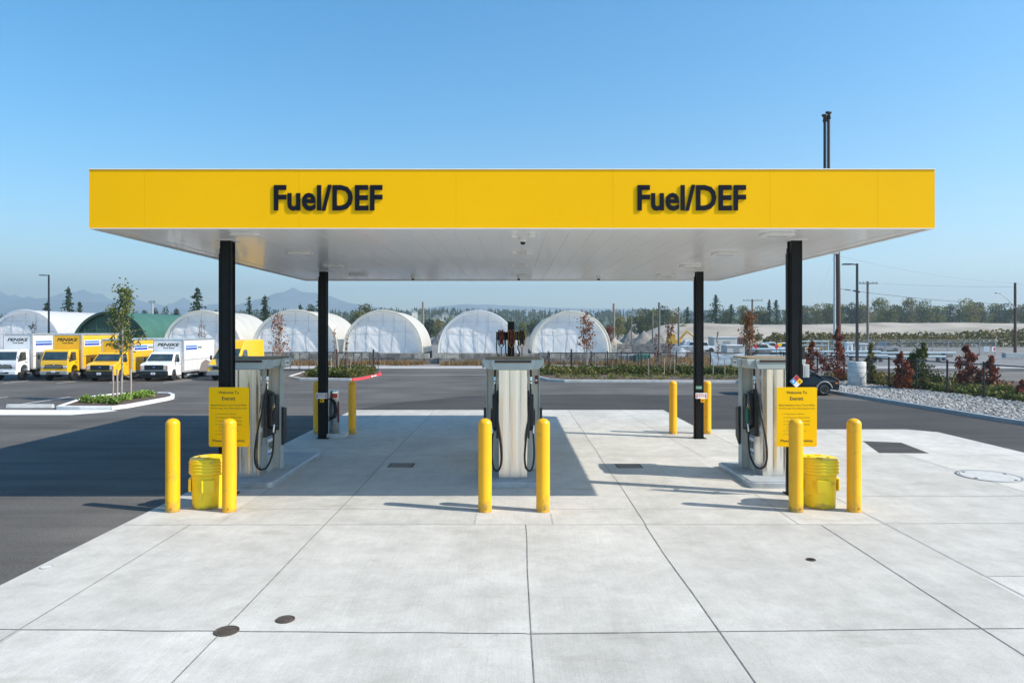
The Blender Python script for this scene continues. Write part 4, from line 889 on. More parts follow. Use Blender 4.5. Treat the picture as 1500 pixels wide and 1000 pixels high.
for s in (-1, 1):
    g = MB(); q = lambda z: s*(kw(z)+.008); g.add([(q(.97),1.25,.97),(q(.97),3.7,.97),(q(1.38),3.3,1.38),(q(1.38),1.8,1.38)], [(0,1,2,3)]); g.build('side_window', M['glass'], c)
    for yw in (.8, 3.3):
        wheel(c, s*.74, yw, .30, s, .19)
        m = MB(); pts = [(s*(h+.004), yw+.365*math.cos(R(a)), .30+.365*math.sin(R(a))) for a in range(-8, 190, 18)]; m.tube(pts, .038, 8); m.build('arch_trim', M['greyclad'], c)
    m = MB(); m.box(min(s*.42,s*.72),max(s*.42,s*.72),.03,.14,.60,.72); o = m.build('headlight', M['lens'], c, bevel=.03)
    m = MB(); m.box(min(s*.70,s*.80),max(s*.70,s*.80),.12,.26,.56,.62); m.build('side_lamp', M['amber'], c)
    m = MB(); m.box(min(s*(h+.02),s*(h+.16)),max(s*(h+.02),s*(h+.16)),1.25,1.42,.98,1.12); m.build('mirror', M['navy'], c, bevel=.02)
m = MB(); m.box(-.72,.72,-.03,.3,.26,.52); m.build('bumper', M['greyclad'], c, bevel=.06)
# ================================================================== hoop shelters on the block wall
YW = 63.7
def shelter(px, hwp, topy, label, cover, endm, L=9.0, name='hoop_shelter'):
    hw = hwp*YW/1000; X = sx(px, YW); zb = 1.02; zt = sz(topy, YW); hh = zt-zb
    t = thing(name, label, 'hoop shelter', (X, YW, 0), 0, 'hoop shelters behind the block wall')
    N = 40; prof = [(-hw*math.cos(PI*i/N), zb+hh*math.sin(PI*i/N)**.92) for i in range(N+1)]
    m = MB(); vs = []; ny = int(L/.14)
    for j in range(ny+1):
        y = L*j/ny; k = 1-.012*abs(math.sin(PI*y/.85))**.5
        for (x, z) in prof: vs.append((x*k, y, zb+(z-zb)*k))
    fs = [(j*(N+1)+i, j*(N+1)+i+1, (j+1)*(N+1)+i+1, (j+1)*(N+1)+i) for j in range(ny) for i in range(N)]
    m.add(vs, fs, True); m.build('cover', cover, t)
    m = MB(); m.tube([(x, -.02, z) for x, z in prof], .06, 8); 
    for i in range(N):  # broad band wrapped over the first hoop
        (xa, za), (xb, zb_) = prof[i], prof[i+1]; ca, cb = .955, .955
        ia = (xa*ca, zb+(za-zb)*ca); ib = (xb*cb, zb+(zb_-zb)*cb)
        m.quad((xa,-.03,za),(xb,-.03,zb_),(ib[0],-.03,ib[1]),(ia[0],-.03,ia[1]))
    m.build('rim_band', cover if cover is not M['fabricgreen'] else M['greenend'], t)
    # end curtain set back, wrinkled
    G = 60; H_ = 40; vs = []; sd = px*.13
    for j in range(H_+1):
        for i in range(G+1):
            u = -1+2*i/G; x = hw*.955*u; ztop = hh*.955*(max(0, 1-u*u))**.46; z = zb+ztop*j/H_
            y = .40+.05*noise.noise(Vector((x*.9+sd, z*.5, 0)))+.035*noise.noise(Vector((x*3+z*2.4, z*.5-x*.6+sd, 3)))+.022*noise.noise(Vector((x*7-z*5, z*.6+x*.8+sd, 9)))
            vs.append((x, y, z))
    fs = [(j*(G+1)+i, j*(G+1)+i+1, (j+1)*(G+1)+i+1, (j+1)*(G+1)+i) for j in range(H_) for i in range(G)]
    m = MB(); m.add(vs, fs, True); e = m.build('end_curtain', endm, t)
    m = MB(); us = [-.72,-.36,-.05,.3,.62]
    for u in us:
        u += random.uniform(-.05,.05); x = hw*.955*u; ht = hh*.94*(1-u*u)**.46; m.box(x-.02,x+.02,.30,.33,zb,zb+ht)
    m.box(-hw*.8,hw*.8,.305,.325,zb+hh*.50,zb+hh*.50+.03); m.box(-hw*.62,hw*.62,.305,.325,zb+hh*.74,zb+hh*.74+.025)
    m.build('seam', M['seam'] if endm is M['endwhite'] else M['fabricgreen'], e)
    m = MB()
    for s in (-1, 1): m.box(min(s*(hw-.25),s*(hw+.02)),max(s*(hw-.25),s*(hw+.02)),.5,L,.0,zb)
    m.build('side_base', M['darkgrey'], t)
    return t
FW, FY, FG, EW, GE = M['fabric'], M['fabricyel'], M['fabricgreen'], M['endwhite'], M['greenend']
shelter(36,55,454,'white hoop shelter at the far left behind the white truck',FW,EW,13)
shelter(161,57,456.5,'dark green hoop shelter behind the yellow trucks',FG,GE,14)
shelter(296,58,455,'white hoop shelter directly behind the front left column',FY,EW,9)
shelter(432,63,454,'white hoop shelter behind the rear left column and the rusty sapling',FY,EW,9.5)
shelter(561,58,454.5,'white hoop shelter just right of the rear left column',FY,EW,7.5)
shelter(700,58,455,'white hoop shelter left of the reel post',FW,EW,10)
shelter(837,57.5,456,'white hoop shelter right of the reel post',FY,EW,16)
def wall(pa, pb, Yw, z1, name, label, th=.6, m_=None):
    m = MB(); x0, x1 = sx(pa,Yw), sx(pb,Yw); L = x1-x0; n = max(1, int(L/1.4)); rows = max(1, round(z1/.5))
    rnd = random.Random(int(pa))
    for r in range(rows):
        off = (.7 if r % 2 else 0); x = x0-off
        while x < x1:
            a = max(x, x0)+.012; b = min(x+1.4, x1)-.012
            if b-a > .1: d = rnd.uniform(0,.03); m.box(a, b, Yw+d, Yw+th+d, z1/rows*r+.004, z1/rows*(r+1)-.012)
            x += 1.4
    return tag(m.build(name, m_ or M['blockwall'], bevel=.02, segs=1), label, 'wall')
wall(-40,628.5,YW-.25,1.0,'block_wall','long grey precast block wall under the white shelters left of the gap'); wall(629.5,641.5,YW,.55,'block_wall','short low stretch of grey blocks in the gap between two shelters')
wall(642.5,903,YW-.25,1.0,'block_wall','grey precast block wall under the two shelters in the middle')
wall(905,925,80,1.6,'block_wall','pale stacked block wall right of the last shelter'); wall(926,982,92,1.35,'block_wall','long dark block bin wall in front of the gravel heaps',m_=M['darkgrey'])
wall(983,1018,86,1.15,'block_wall','pale concrete block row before the white machines',m_=M['rubble'])
# dry weeds at the wall
def blades(n, x0, x1, y0, y1, h, seed, w=.05, clumps=True):
    random.seed(seed); m = MB()
    for i in range(n):
        x = random.uniform(x0,x1); y = random.uniform(y0,y1)
        if clumps and noise.noise(Vector((x*.35,y*.5,seed))) < -.12: continue
        hh = h*random.uniform(.3,1); a = random.uniform(0,PI); dx, dy = math.cos(a)*w, math.sin(a)*w; lx, ly = random.uniform(-.3,.3)*hh, random.uniform(-.3,.3)*hh
        m.add([(x-dx,y-dy,0),(x+dx,y+dy,0),(x+lx+dx*.3,y+ly,hh),(x+lx-dx*.3,y+ly,hh)], [(0,1,2,3)])
    return m
stuff('dry_weeds', blades(5200, sx(370,62.5), sx(905,62.5), 60.9, 63.2, .5, 3), M['drygrass'], 'dry brown weeds growing along the foot of the block wall', 'weeds')
stuff('dry_weeds', blades(4200, sx(905,60), sx(1100,60), 57, 72, .6, 5), M['drygrass'], 'dry brown weeds beyond the fence right of the last shelter', 'weeds')
# ================================================================== vegetation
def leafcloud(m, c, r, n, size, shell=.55, flat=1.0, rnd=random):
    for _ in range(n):
        while True:
            v = Vector((rnd.uniform(-1,1), rnd.uniform(-1,1), rnd.uniform(-1,1)))
            if .15 < v.length < 1: break
        v = v.normalized()*(shell+(1-shell)*rnd.random()**.6)
        k = 1+.35*noise.noise(v*2.2+Vector(c))
        m.leaf((c[0]+v.x*r[0]*k, c[1]+v.y*r[1]*k, c[2]+v.z*r[2]*k), size*rnd.uniform(.6,1.3), flat)
def ground_cover(name, pts_fn, n, seed, m_, label, size=.16, h=.3, cat='ground cover'):
    random.seed(seed); m = MB()
    for _ in range(n):
        x, y = pts_fn(); k = .5+.5*noise.noise(Vector((x*.55,y*.9,seed)))+.25*noise.noise(Vector((x*2,y*2,seed)))
        if k < .3: continue
        hh = h*k; 
        for q in range(5): m.leaf((x+random.uniform(-.16,.16), y+random.uniform(-.16,.16), .11+random.uniform(0,hh)), size*random.uniform(.6,1.2), 1.2)
    return stuff(name, m, m_, label, cat)
def inpoly(poly):
    xs = [p[0] for p in poly]; ys_ = [p[1] for p in poly]
    def f():
        while True:
            x = random.uniform(min(xs),max(xs)); y = random.uniform(min(ys_),max(ys_)); c_ = False; j = len(poly)-1
            for i in range(len(poly)):
                if ((poly[i][1] > y) != (poly[j][1] > y)) and x < (poly[j][0]-poly[i][0])*(y-poly[i][1])/(poly[j][1]-poly[i][1])+poly[i][0]: c_ = not c_
                j = i
            if c_: return x, y
    return f
ground_cover('ground_cover', inpoly([at(446,554),at(515,555.8),at(545,550.8),at(550,548.2),at(470,547)]), 1900, 11, M['leafcover'], 'low green ground cover inside the red nosed median', .2, .75)
ground_cover('ground_cover', inpoly([(1.9,49.6),(1.9,46.2),(8,46.4),(14,45.9),(20,46.8),(20.5,49.6)]), 2600, 12, M['leafcover'], 'low green ground cover along the fence on the long median', .22, .85)
ground_cover('ground_cover', inpoly([(2.2,45.5),(3.4,42.3),(8,41.8),(14,41.9),(18,43.5),(18,46)]), 420, 13, M['leafcover'], 'sparse green tufts in the brown mulch of the long median', .15, .35)
# shrubs on the left island, each one a plant
def shrub(name, label, cat, loc, r, n, size, m_, group=None, stem=True):
    t = thing(name, label, cat, (loc[0],loc[1],loc[2]), random.uniform(0,6), group); m = MB()
    for k in range(5):
        a = random.uniform(0,6.28); q = random.uniform(.1,.55); leafcloud(m, (r[0]*q*math.cos(a), r[1]*q*math.sin(a), r[2]*random.uniform(.45,.95)), (r[0]*.6,r[1]*.6,r[2]*.55), n//5, size, .4)
    m.build('foliage', m_, t)
    if stem:
        m = MB()
        for k in range(5): a = k*1.26; m.tube([(0,0,0),(r[0]*.3*math.cos(a),r[1]*.3*math.sin(a),r[2]*.9)], [.02,.008], 5)
        m.build('stem', M['darkbark'], t)
    return t
random.seed(21)
for k, (px, py) in enumerate(((126,589),(139,590),(151,589.5),(160,591),(171,591.5),(184,586),(193,583),(201,583.5),(209,582),(217,581))):
    x, y = at(px, py, .11)
    shrub('bright_shrub', ['leafy bright green shrub at the left end of the island','second bright green shrub from the left on the island','bright green shrub just left of the first stake','bright green shrub in front of the leftmost stake','bright green shrub in front of the two middle stakes','bright green shrub between the trunk and the right stake','bright green shrub behind the right stake','bright green shrub right of the right stake','next to last bright green shrub on the island','bright green shrub at the right end of the island'][k], 'shrub', (x, y, .10), (.34,.30,.24), 190, .12, M['leafbright'], 'shrubs on the left island')
def sapling(name, label, base, top, spread, n_br, leafm, barkm, nleaf, lsize, seed, crown0=.25, stems=1, group=None, leanx=0, fluff=.22):
    random.seed(seed); t = thing(name, label, 'tree', base, 0, group); H = top-base[2]
    w = MB(); ends = []
    for s in range(stems):
        q = s-(stems-1)/2; pts = [(q*.06,0,0)]
        for k in range(1, 9): pts.append((q*(.06+.16*k/8*spread)+random.uniform(-.04,.04)*k/3+leanx*k/8, random.uniform(-.04,.04)*k/3, H*(1-.07*abs(q))*k/8))
        w.tube(pts, [(.045*H/5)*(1-.9*k/8)+.006 for k in range(9)], 7)
        for b in range(n_br//stems):
            u = random.uniform(crown0, .95); k = min(int(u*8), 7); p = Vector(pts[k]).lerp(Vector(pts[k+1]), u*8-k)
            a = random.uniform(0, 2*PI); ln = spread*(1.25-u)*random.uniform(.5,1.05); d = Vector((math.cos(a), math.sin(a), random.uniform(.7,1.5)))
            e = p + d*ln*.62; mid = p.lerp(e, .5)+Vector((0,0,-.06*ln)); w.tube([p, mid, e], [.014*H/5,.010*H/5,.004], 5); ends.append((p, mid, e))
            for c_ in range(2):
                a2 = random.uniform(0,2*PI); e2 = mid+Vector((math.cos(a2),math.sin(a2),random.uniform(.4,1.3)))*ln*.3; w.tube([mid, e2], [.007*H/5,.003], 4); ends.append((mid, mid.lerp(e2,.5), e2))
        ends.append((Vector(pts[-3]), Vector(pts[-2]), Vector(pts[-1])))
    w.build('trunk', barkm, t)
    if nleaf:
        m = MB()
        for _ in range(nleaf):
            p, mid, e = random.choice(ends); u = random.random()**.7; q = (p.lerp(mid, u*2) if u < .5 else mid.lerp(e, u*2-1))+Vector((random.gauss(0,1),random.gauss(0,1),random.gauss(0,1)))*fluff*spread*.5
            m.leaf(q, lsize*random.uniform(.6,1.3), 1.0)
        m.build('foliage', leafm, t)
    return t
bx_, by_ = at(178,585,.1)
sapling('young_tree', 'slender young green tree standing on the left shrub island', (bx_,by_,.1), sz(407,by_), 1.7, 40, M['leaf'], M['lightbark'], 1150, .14, 31, .30, 1, None, .12, .13)
for k, (px, py) in enumerate(((165.5,584),(171.5,584),(191.5,584))):
    x, y = at(px, py, .1); m = MB(); m.tube([(0,0,0),(.01,0,.75),(0,0,1.28+.02*k)], [.045,.042,.038], 8)
    tag(m.build('tree_stake', M['stake'], loc=(x,y,.1)), ['pale wooden stake, leftmost of those round the young green tree','pale wooden stake next to the trunk of the young green tree','pale wooden stake on the right of the young green tree'][k], 'stake', 'stakes round the young tree')
Yt = 47.5
sapling('young_tree', 'rusty leaved sapling in front of the shelter behind the left pump', (sx(409,Yt),Yt,.05), sz(456,Yt), 1.35, 44, M['rust'], M['lightbark'], 330, .17, 32, .30, 3, None, -.1)
sapling('young_tree', 'nearly bare sapling just right of the rear left column', (sx(490,Yt),Yt,.1), sz(477,Yt), .35, 26, M['rust'], M['bark'], 60, .12, 33, .2, 2)
sapling('young_tree', 'bare reddish sapling at the edge of a white shelter above the median', (sx(508,Yt),Yt,.1), sz(486,Yt), .3, 22, M['maroon'], M['bark'], 50, .12, 34, .2, 2)
sapling('young_tree', 'rusty orange sapling in front of the shelter right of the reel post', (sx(859,49),49,.1), sz(455,49), 1.25, 46, M['rust'], M['lightbark'], 420, .17, 35, .35, 3)
sapling('young_tree', 'bare twiggy sapling behind the white hooded truck', (sx(295,49),49,.05), sz(468,49), .9, 30, M['rust'], M['bark'], 25, .12, 36, .3, 3)
sapling('young_tree', 'thin bare sapling against the far left shelter', (sx(49,50),50,.05), sz(468,50), .9, 26, M['darkbark'], M['darkbark'], 90, .12, 37, .35, 2)
sapling('young_tree', 'dead brown sapling left of the rear right column', (sx(981,46.5),46.5,.1), sz(468,46.5), .75, 46, M['maroon'], M['bark'], 330, .12, 38, .3, 2)
sapling('young_tree', 'thin brown sapling behind the tall grey pole', (sx(962,47.5),47.5,.1), sz(485,47.5), .28, 24, M['maroon'], M['bark'], 120, .11, 39, .3, 2)
sapling('young_tree', 'thin dead sapling between its stakes by the tarpaulin', (sx(1052,46),46,.1), sz(484,46), .22, 24, M['bark'], M['bark'], 130, .1, 40, .45, 1)
sapling('young_tree', 'orange brown sapling behind the right pump', (sx(1097,46),46,.1), sz(453,46), 1.25, 60, M['orange'], M['bark'], 900, .16, 41, .35, 2)
for k, (px, Ys) in enumerate(((1044.5,45.6),(1061.5,45.6),(973,46),(988,46),(950,46),(485,47.2),(496,47.2),(513.5,47.2))):
    m = MB(); m.tube([(0,0,0),(0,0,1.15)], .03, 6)
    tag(m.build('tree_stake', M['stake'], loc=(sx(px,Ys),Ys,.1)), ['stake left of the dead sapling in front of the tarpaulin','stake right of the dead sapling in front of the tarpaulin','stake left of the dead brown sapling','stake right of the dead brown sapling','lone stake on the long median','stake just right of the rear left column','stake beside the nearly bare sapling on the median','stake right of the bare reddish sapling'][k], 'stake', 'stakes on the medians')
m = MB(); m.tube([(sx(1044.5,45.6),45.6,.85),(sx(1061.5,45.6),45.6,.85)], .02, 6); tag(m.build('tie_rail', M['stake']), 'thin cross rail tying the two stakes before the tarpaulin', 'rail')
# shrubs beyond the right fence
def bushy(name, label, px, base_y, top_y, wpx, m_, seed, cone=True, n=1500, size=.15, Yt=None):
    random.seed(seed); x, y = at(px, base_y); H = sz(top_y, y); w = wpx*y/1000
    t = thing(name, label, 'shrub', (x, y, .04)); m = MB(); L_ = 17
    for k in range(L_):
        u = (k+random.random())/L_; rr = w*(1-u)**.75*(.6+.5*min(1,u*4)) if cone else w*(1-(2*u-1)**2)**.5
        a = random.uniform(0,2*PI); q = rr*random.uniform(.25,1.0); rl = w*random.uniform(.22,.42)*(1.15-u)
        c_ = (q*math.cos(a), q*math.sin(a), .15+H*u*.9)
        for _ in range(n//L_): v = Vector((random.gauss(0,1),random.gauss(0,1),random.gauss(0,1.25)))*rl*.62; m.leaf((c_[0]+v.x, c_[1]+v.y, max(.05, c_[2]+v.z+.12*abs(v.x+v.y))), size*random.uniform(.5,1.3), .8)
    for _ in range(n//9): u = random.random()**.8; m.leaf((random.gauss(0,.05), random.gauss(0,.05), H*(.2+.8*u)), size*random.uniform(.5,1.0), 1)
    m.build('foliage', m_, t); m = MB(); m.tube([(0,0,0),(.02,0,H*.5),(0,0,H*.98)], [.05,.03,.006], 6)
    for k in range(14): a = random.uniform(0,6.28); u = random.uniform(.1,.85); m.tube([(0,0,H*u),(math.cos(a)*w*(1-u)*.9,math.sin(a)*w*(1-u)*.9,H*u+.25)], [.012,.004], 4)
    m.build('stem', M['bark'], t)
bushy('maroon_shrub','maroon shrub behind the dark car',1190,560,499,21,M['maroon'],51,n=1500); bushy('maroon_shrub','maroon shrub at the foot of the tall brown pole',1227,560,478,20,M['maroon'],52,n=1600)
bushy('green_shrub','narrow yellow green conifer beside the concrete lamp base',1276,565,503,13,M['ygreen'],53,n=1600); bushy('maroon_shrub','dull red shrub leaning on the green conifer',1321,572,516,20,M['maroon'],54,n=1500)
bushy('green_shrub','broad dark green conifer shrub behind the black fence',1352,572,503,32,M['leaf'],55,n=2300); bushy('maroon_shrub','tall maroon shrub in the middle of the right fence',1416,575,505,24,M['maroon'],56,n=1700)
bushy('maroon_shrub','shorter maroon shrub right of the tall maroon one',1452,577,522,20,M['maroon'],57,n=1200); bushy('maroon_shrub','small maroon shrub at the right edge of the photo',1497,590,560,10,M['maroon'],58,n=500)
def bed():
    while True:
        y = random.uniform(20, 43); xf = fence_x(y); x = xf+random.uniform(.25, 4.2)
        return x, y
FP = [(17.9,45.0),(19.1,42.7),(19.7,40.5),(20.0,38.2),(20.15,36.5),(20.5,34.6),(20.85,32.7),(21.15,30.6),(21.5,28.3),(21.8,26.0),(22.1,23.6),(22.4,21.2)]
def fence_x(y):
    for i in range(len(FP)-1):
        if FP[i+1][1] <= y <= FP[i][1]: u = (y-FP[i+1][1])/(FP[i][1]-FP[i+1][1]); return FP[i+1][0]+u*(FP[i][0]-FP[i+1][0])
    return FP[0][0] if y > FP[0][1] else FP[-1][0]
ground_cover('mixed_ground_cover', bed, 3600, 61, M['leafcover'], 'mixed green undergrowth behind the black fence on the right', .2, .75)
ground_cover('bright_undergrowth', bed, 900, 62, M['leafbright'], 'bright green leafy undergrowth low behind the right fence', .2, .55)
ground_cover('pale_grass_tufts', bed, 500, 63, M['drygrass'], 'straw coloured grass tufts among the right undergrowth', .2, .8)
# ================================================================== river stones
random.seed(71); m = MB()
ico = bmesh.new(); bmesh.ops.create_icosphere(ico, subdivisions=1, radius=1.0); IV = [v.co.copy() for v in ico.verts]; IF = [tuple(v.index for v in f.verts) for f in ico.faces]; ico.free()
cnt = 0
while cnt < 15000:
    y = 17+random.random()**1.3*26; 
    xl = [(13.9,40.6),(14.9,39.5),(15.6,38.0),(16.1,35.6),(16.35,31),(16.6,27.6),(16.95,23.5),(17.35,21),(17.5,16)]; x0 = 17.5
    for i in range(len(xl)-1):
        if xl[i+1][1] <= y <= xl[i][1]: u = (y-xl[i+1][1])/(xl[i][1]-xl[i+1][1]); x0 = xl[i+1][0]+u*(xl[i][0]-xl[i+1][0])
    if y > 40.6: x0 = 15.0+(y-40.6)*.8
    x = random.uniform(x0+.12, fence_x(y)+.15); s_ = random.uniform(.035,.07)*random.choice((.8,1,1,1.4))
    T = Matrix.Translation((x, y, .09+s_*.3)) @ Matrix.Rotation(random.uniform(0,6.28), 4, 'Z') @ Matrix.Rotation(random.uniform(-.5,.5), 4, 'X') @ Matrix.Diagonal((s_*random.uniform(.8,1.4), s_, s_*random.uniform(.45,.8), 1))
    m.add([v*random.uniform(.85,1.12) for v in IV], IF, False, T); cnt += 1
stuff('river_stones', m, M['stone'], 'pale grey river stones covering the bed between kerb and fence', 'stones')
# ================================================================== fences
def chain_fence(name, label, pts, h, post_r, postm, meshm, braces=False):
    t = thing(name, label, 'fence', (pts[0][0], pts[0][1], 0)); ox, oy_ = pts[0]
    for i, (x, y) in enumerate(pts):
        m = MB(); m.tube([(x-ox,y-oy_,0),(x-ox,y-oy_,h+.05)], post_r*1.3, 8); m.lathe([(post_r*1.7,h+.04),(post_r*1.5,h+.09),(.004,h+.12)], 8, (x-ox,y-oy_,0)); m.build('post', postm, t)
    m = MB(); m.tube([(x-ox,y-oy_,h-.02) for x, y in pts], post_r*.8, 6); m.tube([(x-ox,y-oy_,.12) for x, y in pts], post_r*.35, 4); m.build('top_rail', postm, t)
    m = MB()
    for i in range(len(pts)-1): a, b = pts[i], pts[i+1]; m.quad((a[0]-ox,a[1]-oy_,.06),(b[0]-ox,b[1]-oy_,.06),(b[0]-ox,b[1]-oy_,h-.04),(a[0]-ox,a[1]-oy_,h-.04))
    m.build('chain_mesh', meshm, t); return t
chain_fence('chain_link_fence', 'black chain link fence along the river stones on the right', FP, 1.62, .036, M['darkpole'], M['chainblack'])
Yf = 50.3
fx = [sx(p,Yf) for p in (803,837,866,890,910,939,963,991,1018,1041,1092,1144,1181)]
chain_fence('chain_link_fence', 'black chain link fence behind the long median', [(x,Yf) for x in fx]+[(17.9,45.0)], 1.50, .03, M['darkpole'], M['chainblack'])
def gate(p0, p1, Yg, label, up, flip=None):
    x0, x1 = sx(p0,Yg), sx(p1,Yg); t = thing('sliding_gate', label, 'gate', (x0, Yg, 0)); L = x1-x0; n = up; zt, zb = 1.47, .14
    m = MB(); m.tube([(0,0,zt),(L,0,zt)], .032, 6); m.tube([(0,0,zb),(L,0,zb)], .032, 6); m.build('rail', M['darkpole'], t)
    for i in range(n+1): m = MB(); m.tube([(L*i/n,0,zb),(L*i/n,0,zt)], .03 if i in (0, n) else .024, 6); m.build('upright', M['darkpole'], t)
    m = MB()
    for i in range(0, n, 1):
        if i % 2: continue
        a, b = L*i/n, L*(i+1)/n
        if flip and i/n < flip: m.tube([(a,0,zt),(b,0,zb)], .022, 6)
        else: m.tube([(a,0,zb),(b,0,zt)], .022, 6)
    m.build('brace', M['darkpole'], t)
    return t
gate(372, 493, 51.6, 'long black frame gate with falling braces behind the left pump', 9, 1.1)
gate(494, 554, 51.4, 'black frame gate panel with rising braces over the red nosed median', 5)
gate(789, 968, 49.9, 'long black frame gate with diagonal braces right of the reel post', 11)
for px, lab in ((493,'thick black gate post behind the rear left column'),(547,'thick black gate post at the end of the left gate'),(837,'thick black gate post right of the reel post')):
    Yg = 50.9; m = MB(); m.tube([(0,0,0),(0,0,1.62)], .06, 10); m.lathe([(.07,1.62),(.08,1.66),(.05,1.72),(.004,1.74)], 10)
    tag(m.build('gate_post', M['darkpole'], loc=(sx(px,Yg),Yg,0)), lab, 'post', 'thick gate posts')
# galvanised fence far right with angled arms
t = thing('chain_link_fence', 'galvanised chain link fence with barbed wire arms before the hedge', 'fence', (sx(1200,84),84,0)); x00 = sx(1200,84)
pp = [sx(p,84) for p in range(1182,1475,23)]
for x in pp: m = MB(); m.tube([(x-x00,0,0),(x-x00,0,1.75),(x-x00+.12,-.12,2.02)], .05, 6); m.build('post', M['galv'], t)
m = MB(); m.tube([(pp[0]-x00,0,1.72),(pp[-1]-x00,0,1.72)], .03, 5)
for q in (1.85,1.95,2.02): m.tube([(pp[0]-x00+.06,-.06,q),(pp[-1]-x00+.06,-.06,q)], .008, 4)
m.build('top_rail', M['galv'], t); m = MB(); m.quad((pp[0]-x00,.02,.05),(pp[-1]-x00,.02,.05),(pp[-1]-x00,.02,1.7),(pp[0]-x00,.02,1.7)); m.build('chain_mesh', M['chaingrey'], t)
for px, mm, lab, w_ in ((1445,'tarp','pale blue notice on the galvanised fence','a'),(1455.5,'labelwhite','white and red notice on the galvanised fence','b')):
    o = thing('fence_notice', lab, 'sign', (sx(px,83.8),83.8,sz(511,83.8))); MB().box(-.32 if w_=='a' else -.2,.32 if w_=='a' else .2,-.02,0,-.3,.3).build('panel', M[mm], o)
    if w_ == 'b': MB().box(-.02,.16,-.03,-.0205,-.2,.2).build('red_field', M['red'], o)
    else: m = MB(); [m.box(-.25,.25,-.026,-.0205,z,z+.05) for z in (-.15,0,.15)]; m.build('lettering', M['greyclad'], o)
# tarpaulin on the fence
m = MB(); Yb = 50.1; x0, x1 = sx(1041,Yb), sx(1091,Yb); z0_, z1_ = sz(535.5,Yb), sz(516,Yb); vs = []
for j in range(13):
    for i in range(31):
        u, v_ = i/30, j/12; sag = -.16*math.sin(PI*u)*v_**2
        vs.append((x0+(x1-x0)*u+(.06 if v_ < .9 else 0)*math.sin(PI*v_)*(1-2*u), Yb-.03-.05*math.sin(PI*u)*v_-.03*noise.noise(Vector((u*5,v_*3,2))), z0_+(z1_-z0_)*v_+sag))
m.add(vs, [(j*31+i,j*31+i+1,(j+1)*31+i+1,(j+1)*31+i) for j in range(12) for i in range(30)], True)
tag(m.build('tarpaulin', M['tarp']), 'pale blue tarpaulin sagging from the fence left of the right pump', 'tarpaulin')
# ================================================================== poles and lamps
def lamp(px, Yp, topy, z0, arm, label, base=None):
    x = sx(px,Yp); t = thing('street_lamp', label, 'street lamp', (x, Yp, z0), 0, 'lot lamps with a single arm'); H = sz(topy,Yp)-z0
    m = MB(); m.tube([(0,0,0),(0,0,H)], [.085,.065], 4, smooth=False); m.box(-.15,.15,-.15,.15,0,.03); m.build('pole', M['darkpole'], t)
    m = MB(); m.tube([(0,0,H-.06),(-arm*.35,0,H-.03)], .035, 6); m.build('arm', M['darkpole'], t)
    m = MB(); m.prism([(-arm*.35,-.08),(-arm*.4,-.16),(-arm,-.16),(-arm,.16),(-arm*.4,.16),(-arm*.35,.08)], H-.07, H-.005, 'z'); m.build('lamp_head', M['darkpole'], t, bevel=.02)
    return t
lamp(71.5, 56.5, 402.5, 0, .72, 'tall dark lot lamp behind the trucks on the left')
lx, ly = at(1255, 567.5); lamp(1255.5, ly, 386, 1.42, .78, 'tall dark lot lamp on the round concrete base at the right')
m = MB(); m.lathe([(.44,0),(.46,.02),(.46,1.40),(.44,1.42),(.01,1.425)], 40); cb = thing('lamp_base', 'tall round concrete base under the right lot lamp', 'lamp base', (lx,ly,.0)); m.build('drum', M['kerb'], cb)
m = MB(); [m.lathe([(.468,z),(.468,z+.02)], 40) for z in (.28,.56,.84,1.12)]; m.build('form_ring', M['kerbdark'], cb)
def upole(px, Yp, topy, r, m_, label, arm=0, base=0, ins=False, lean=0, slamp=None):
    x = sx(px,Yp); t = thing('utility_pole', label, 'utility pole', (x, Yp, base)); H = sz(topy,Yp)-base
    m = MB(); m.tube([(0,0,0),(lean*.5,0,H*.5),(lean,0,H)], [r*1.25,r*1.1,r], 10); m.build('pole', m_, t)
    if arm:
        m = MB(); m.box(-arm+lean,arm+lean,-.12-r,-r,H*.97-.1,H*.97+.06); o = m.build('crossarm', m_, t); m = MB()
        for q in (-.9,-.5,.5,.9): m.tube([(q*arm+lean,-.06-r,H*.97+.06),(q*arm+lean,-.06-r,H*.97+.3)], .06, 6)
        m.build('insulator', M['greyclad'], o)
    if slamp:
        dx, dz0, dz1 = slamp; m = MB(); m.tube(smooth([(0,-.1,H-dz0),(dx*.5,-.1,H-(dz0+dz1)/2+.25),(dx,-.1,H-dz1)]), .045, 6); o = m.build('lamp_arm', M['galv'], t); m = MB(); m.box(dx-.5,dx+.1,-.25,.1,H-dz1-.08,H-dz1+.08); m.build('lamp_head', M['galv'], o, bevel=.03)
    return t
upole(1229,76,300,.21,M['polewood'],'thick brown utility pole rising behind the canopy on the right',lean=-.2)
upole(1222.5,74,366,.11,M['galv'],'slim bluish steel pole beside the thick brown pole',arm=.35)
upole(1271,110,412,.17,M['greypole'],'grey utility pole with a cross arm right of the lot lamp',arm=1.5)
upole(1487,92,414,.15,M['polewood'],'dark utility pole with a street light near the right edge',slamp=(-2.2,3.5,1.4),arm=0)
upole(1102,150,438,.2,M['greypole'],'grey utility pole with a cross arm above the right pump',arm=2.2)
upole(899,140,444.5,.22,M['wood'],'brown pole with a small box right of the last shelter'); upole(925,130,460,.12,M['greypole'],'short pale pole, left of the two short ones by the gravel heaps'); upole(956,120,456.5,.12,M['greypole'],'short pale pole left of the tall grey pole')
upole(965.5,58,443,.09,M['greypole'],'tall thin grey pole behind the long median'); upole(994,100,449.5,.13,M['greypole'],'pale pole with a curved lamp arm left of the rear right column',slamp=(-2.2,1.0,.3))
upole(619.5,120,442,.17,M['wood'],'brown pole between two white shelters')
t = upole(223.5,150,441.5,.2,M['galv'],'floodlight mast beyond the green shelter'); m = MB()
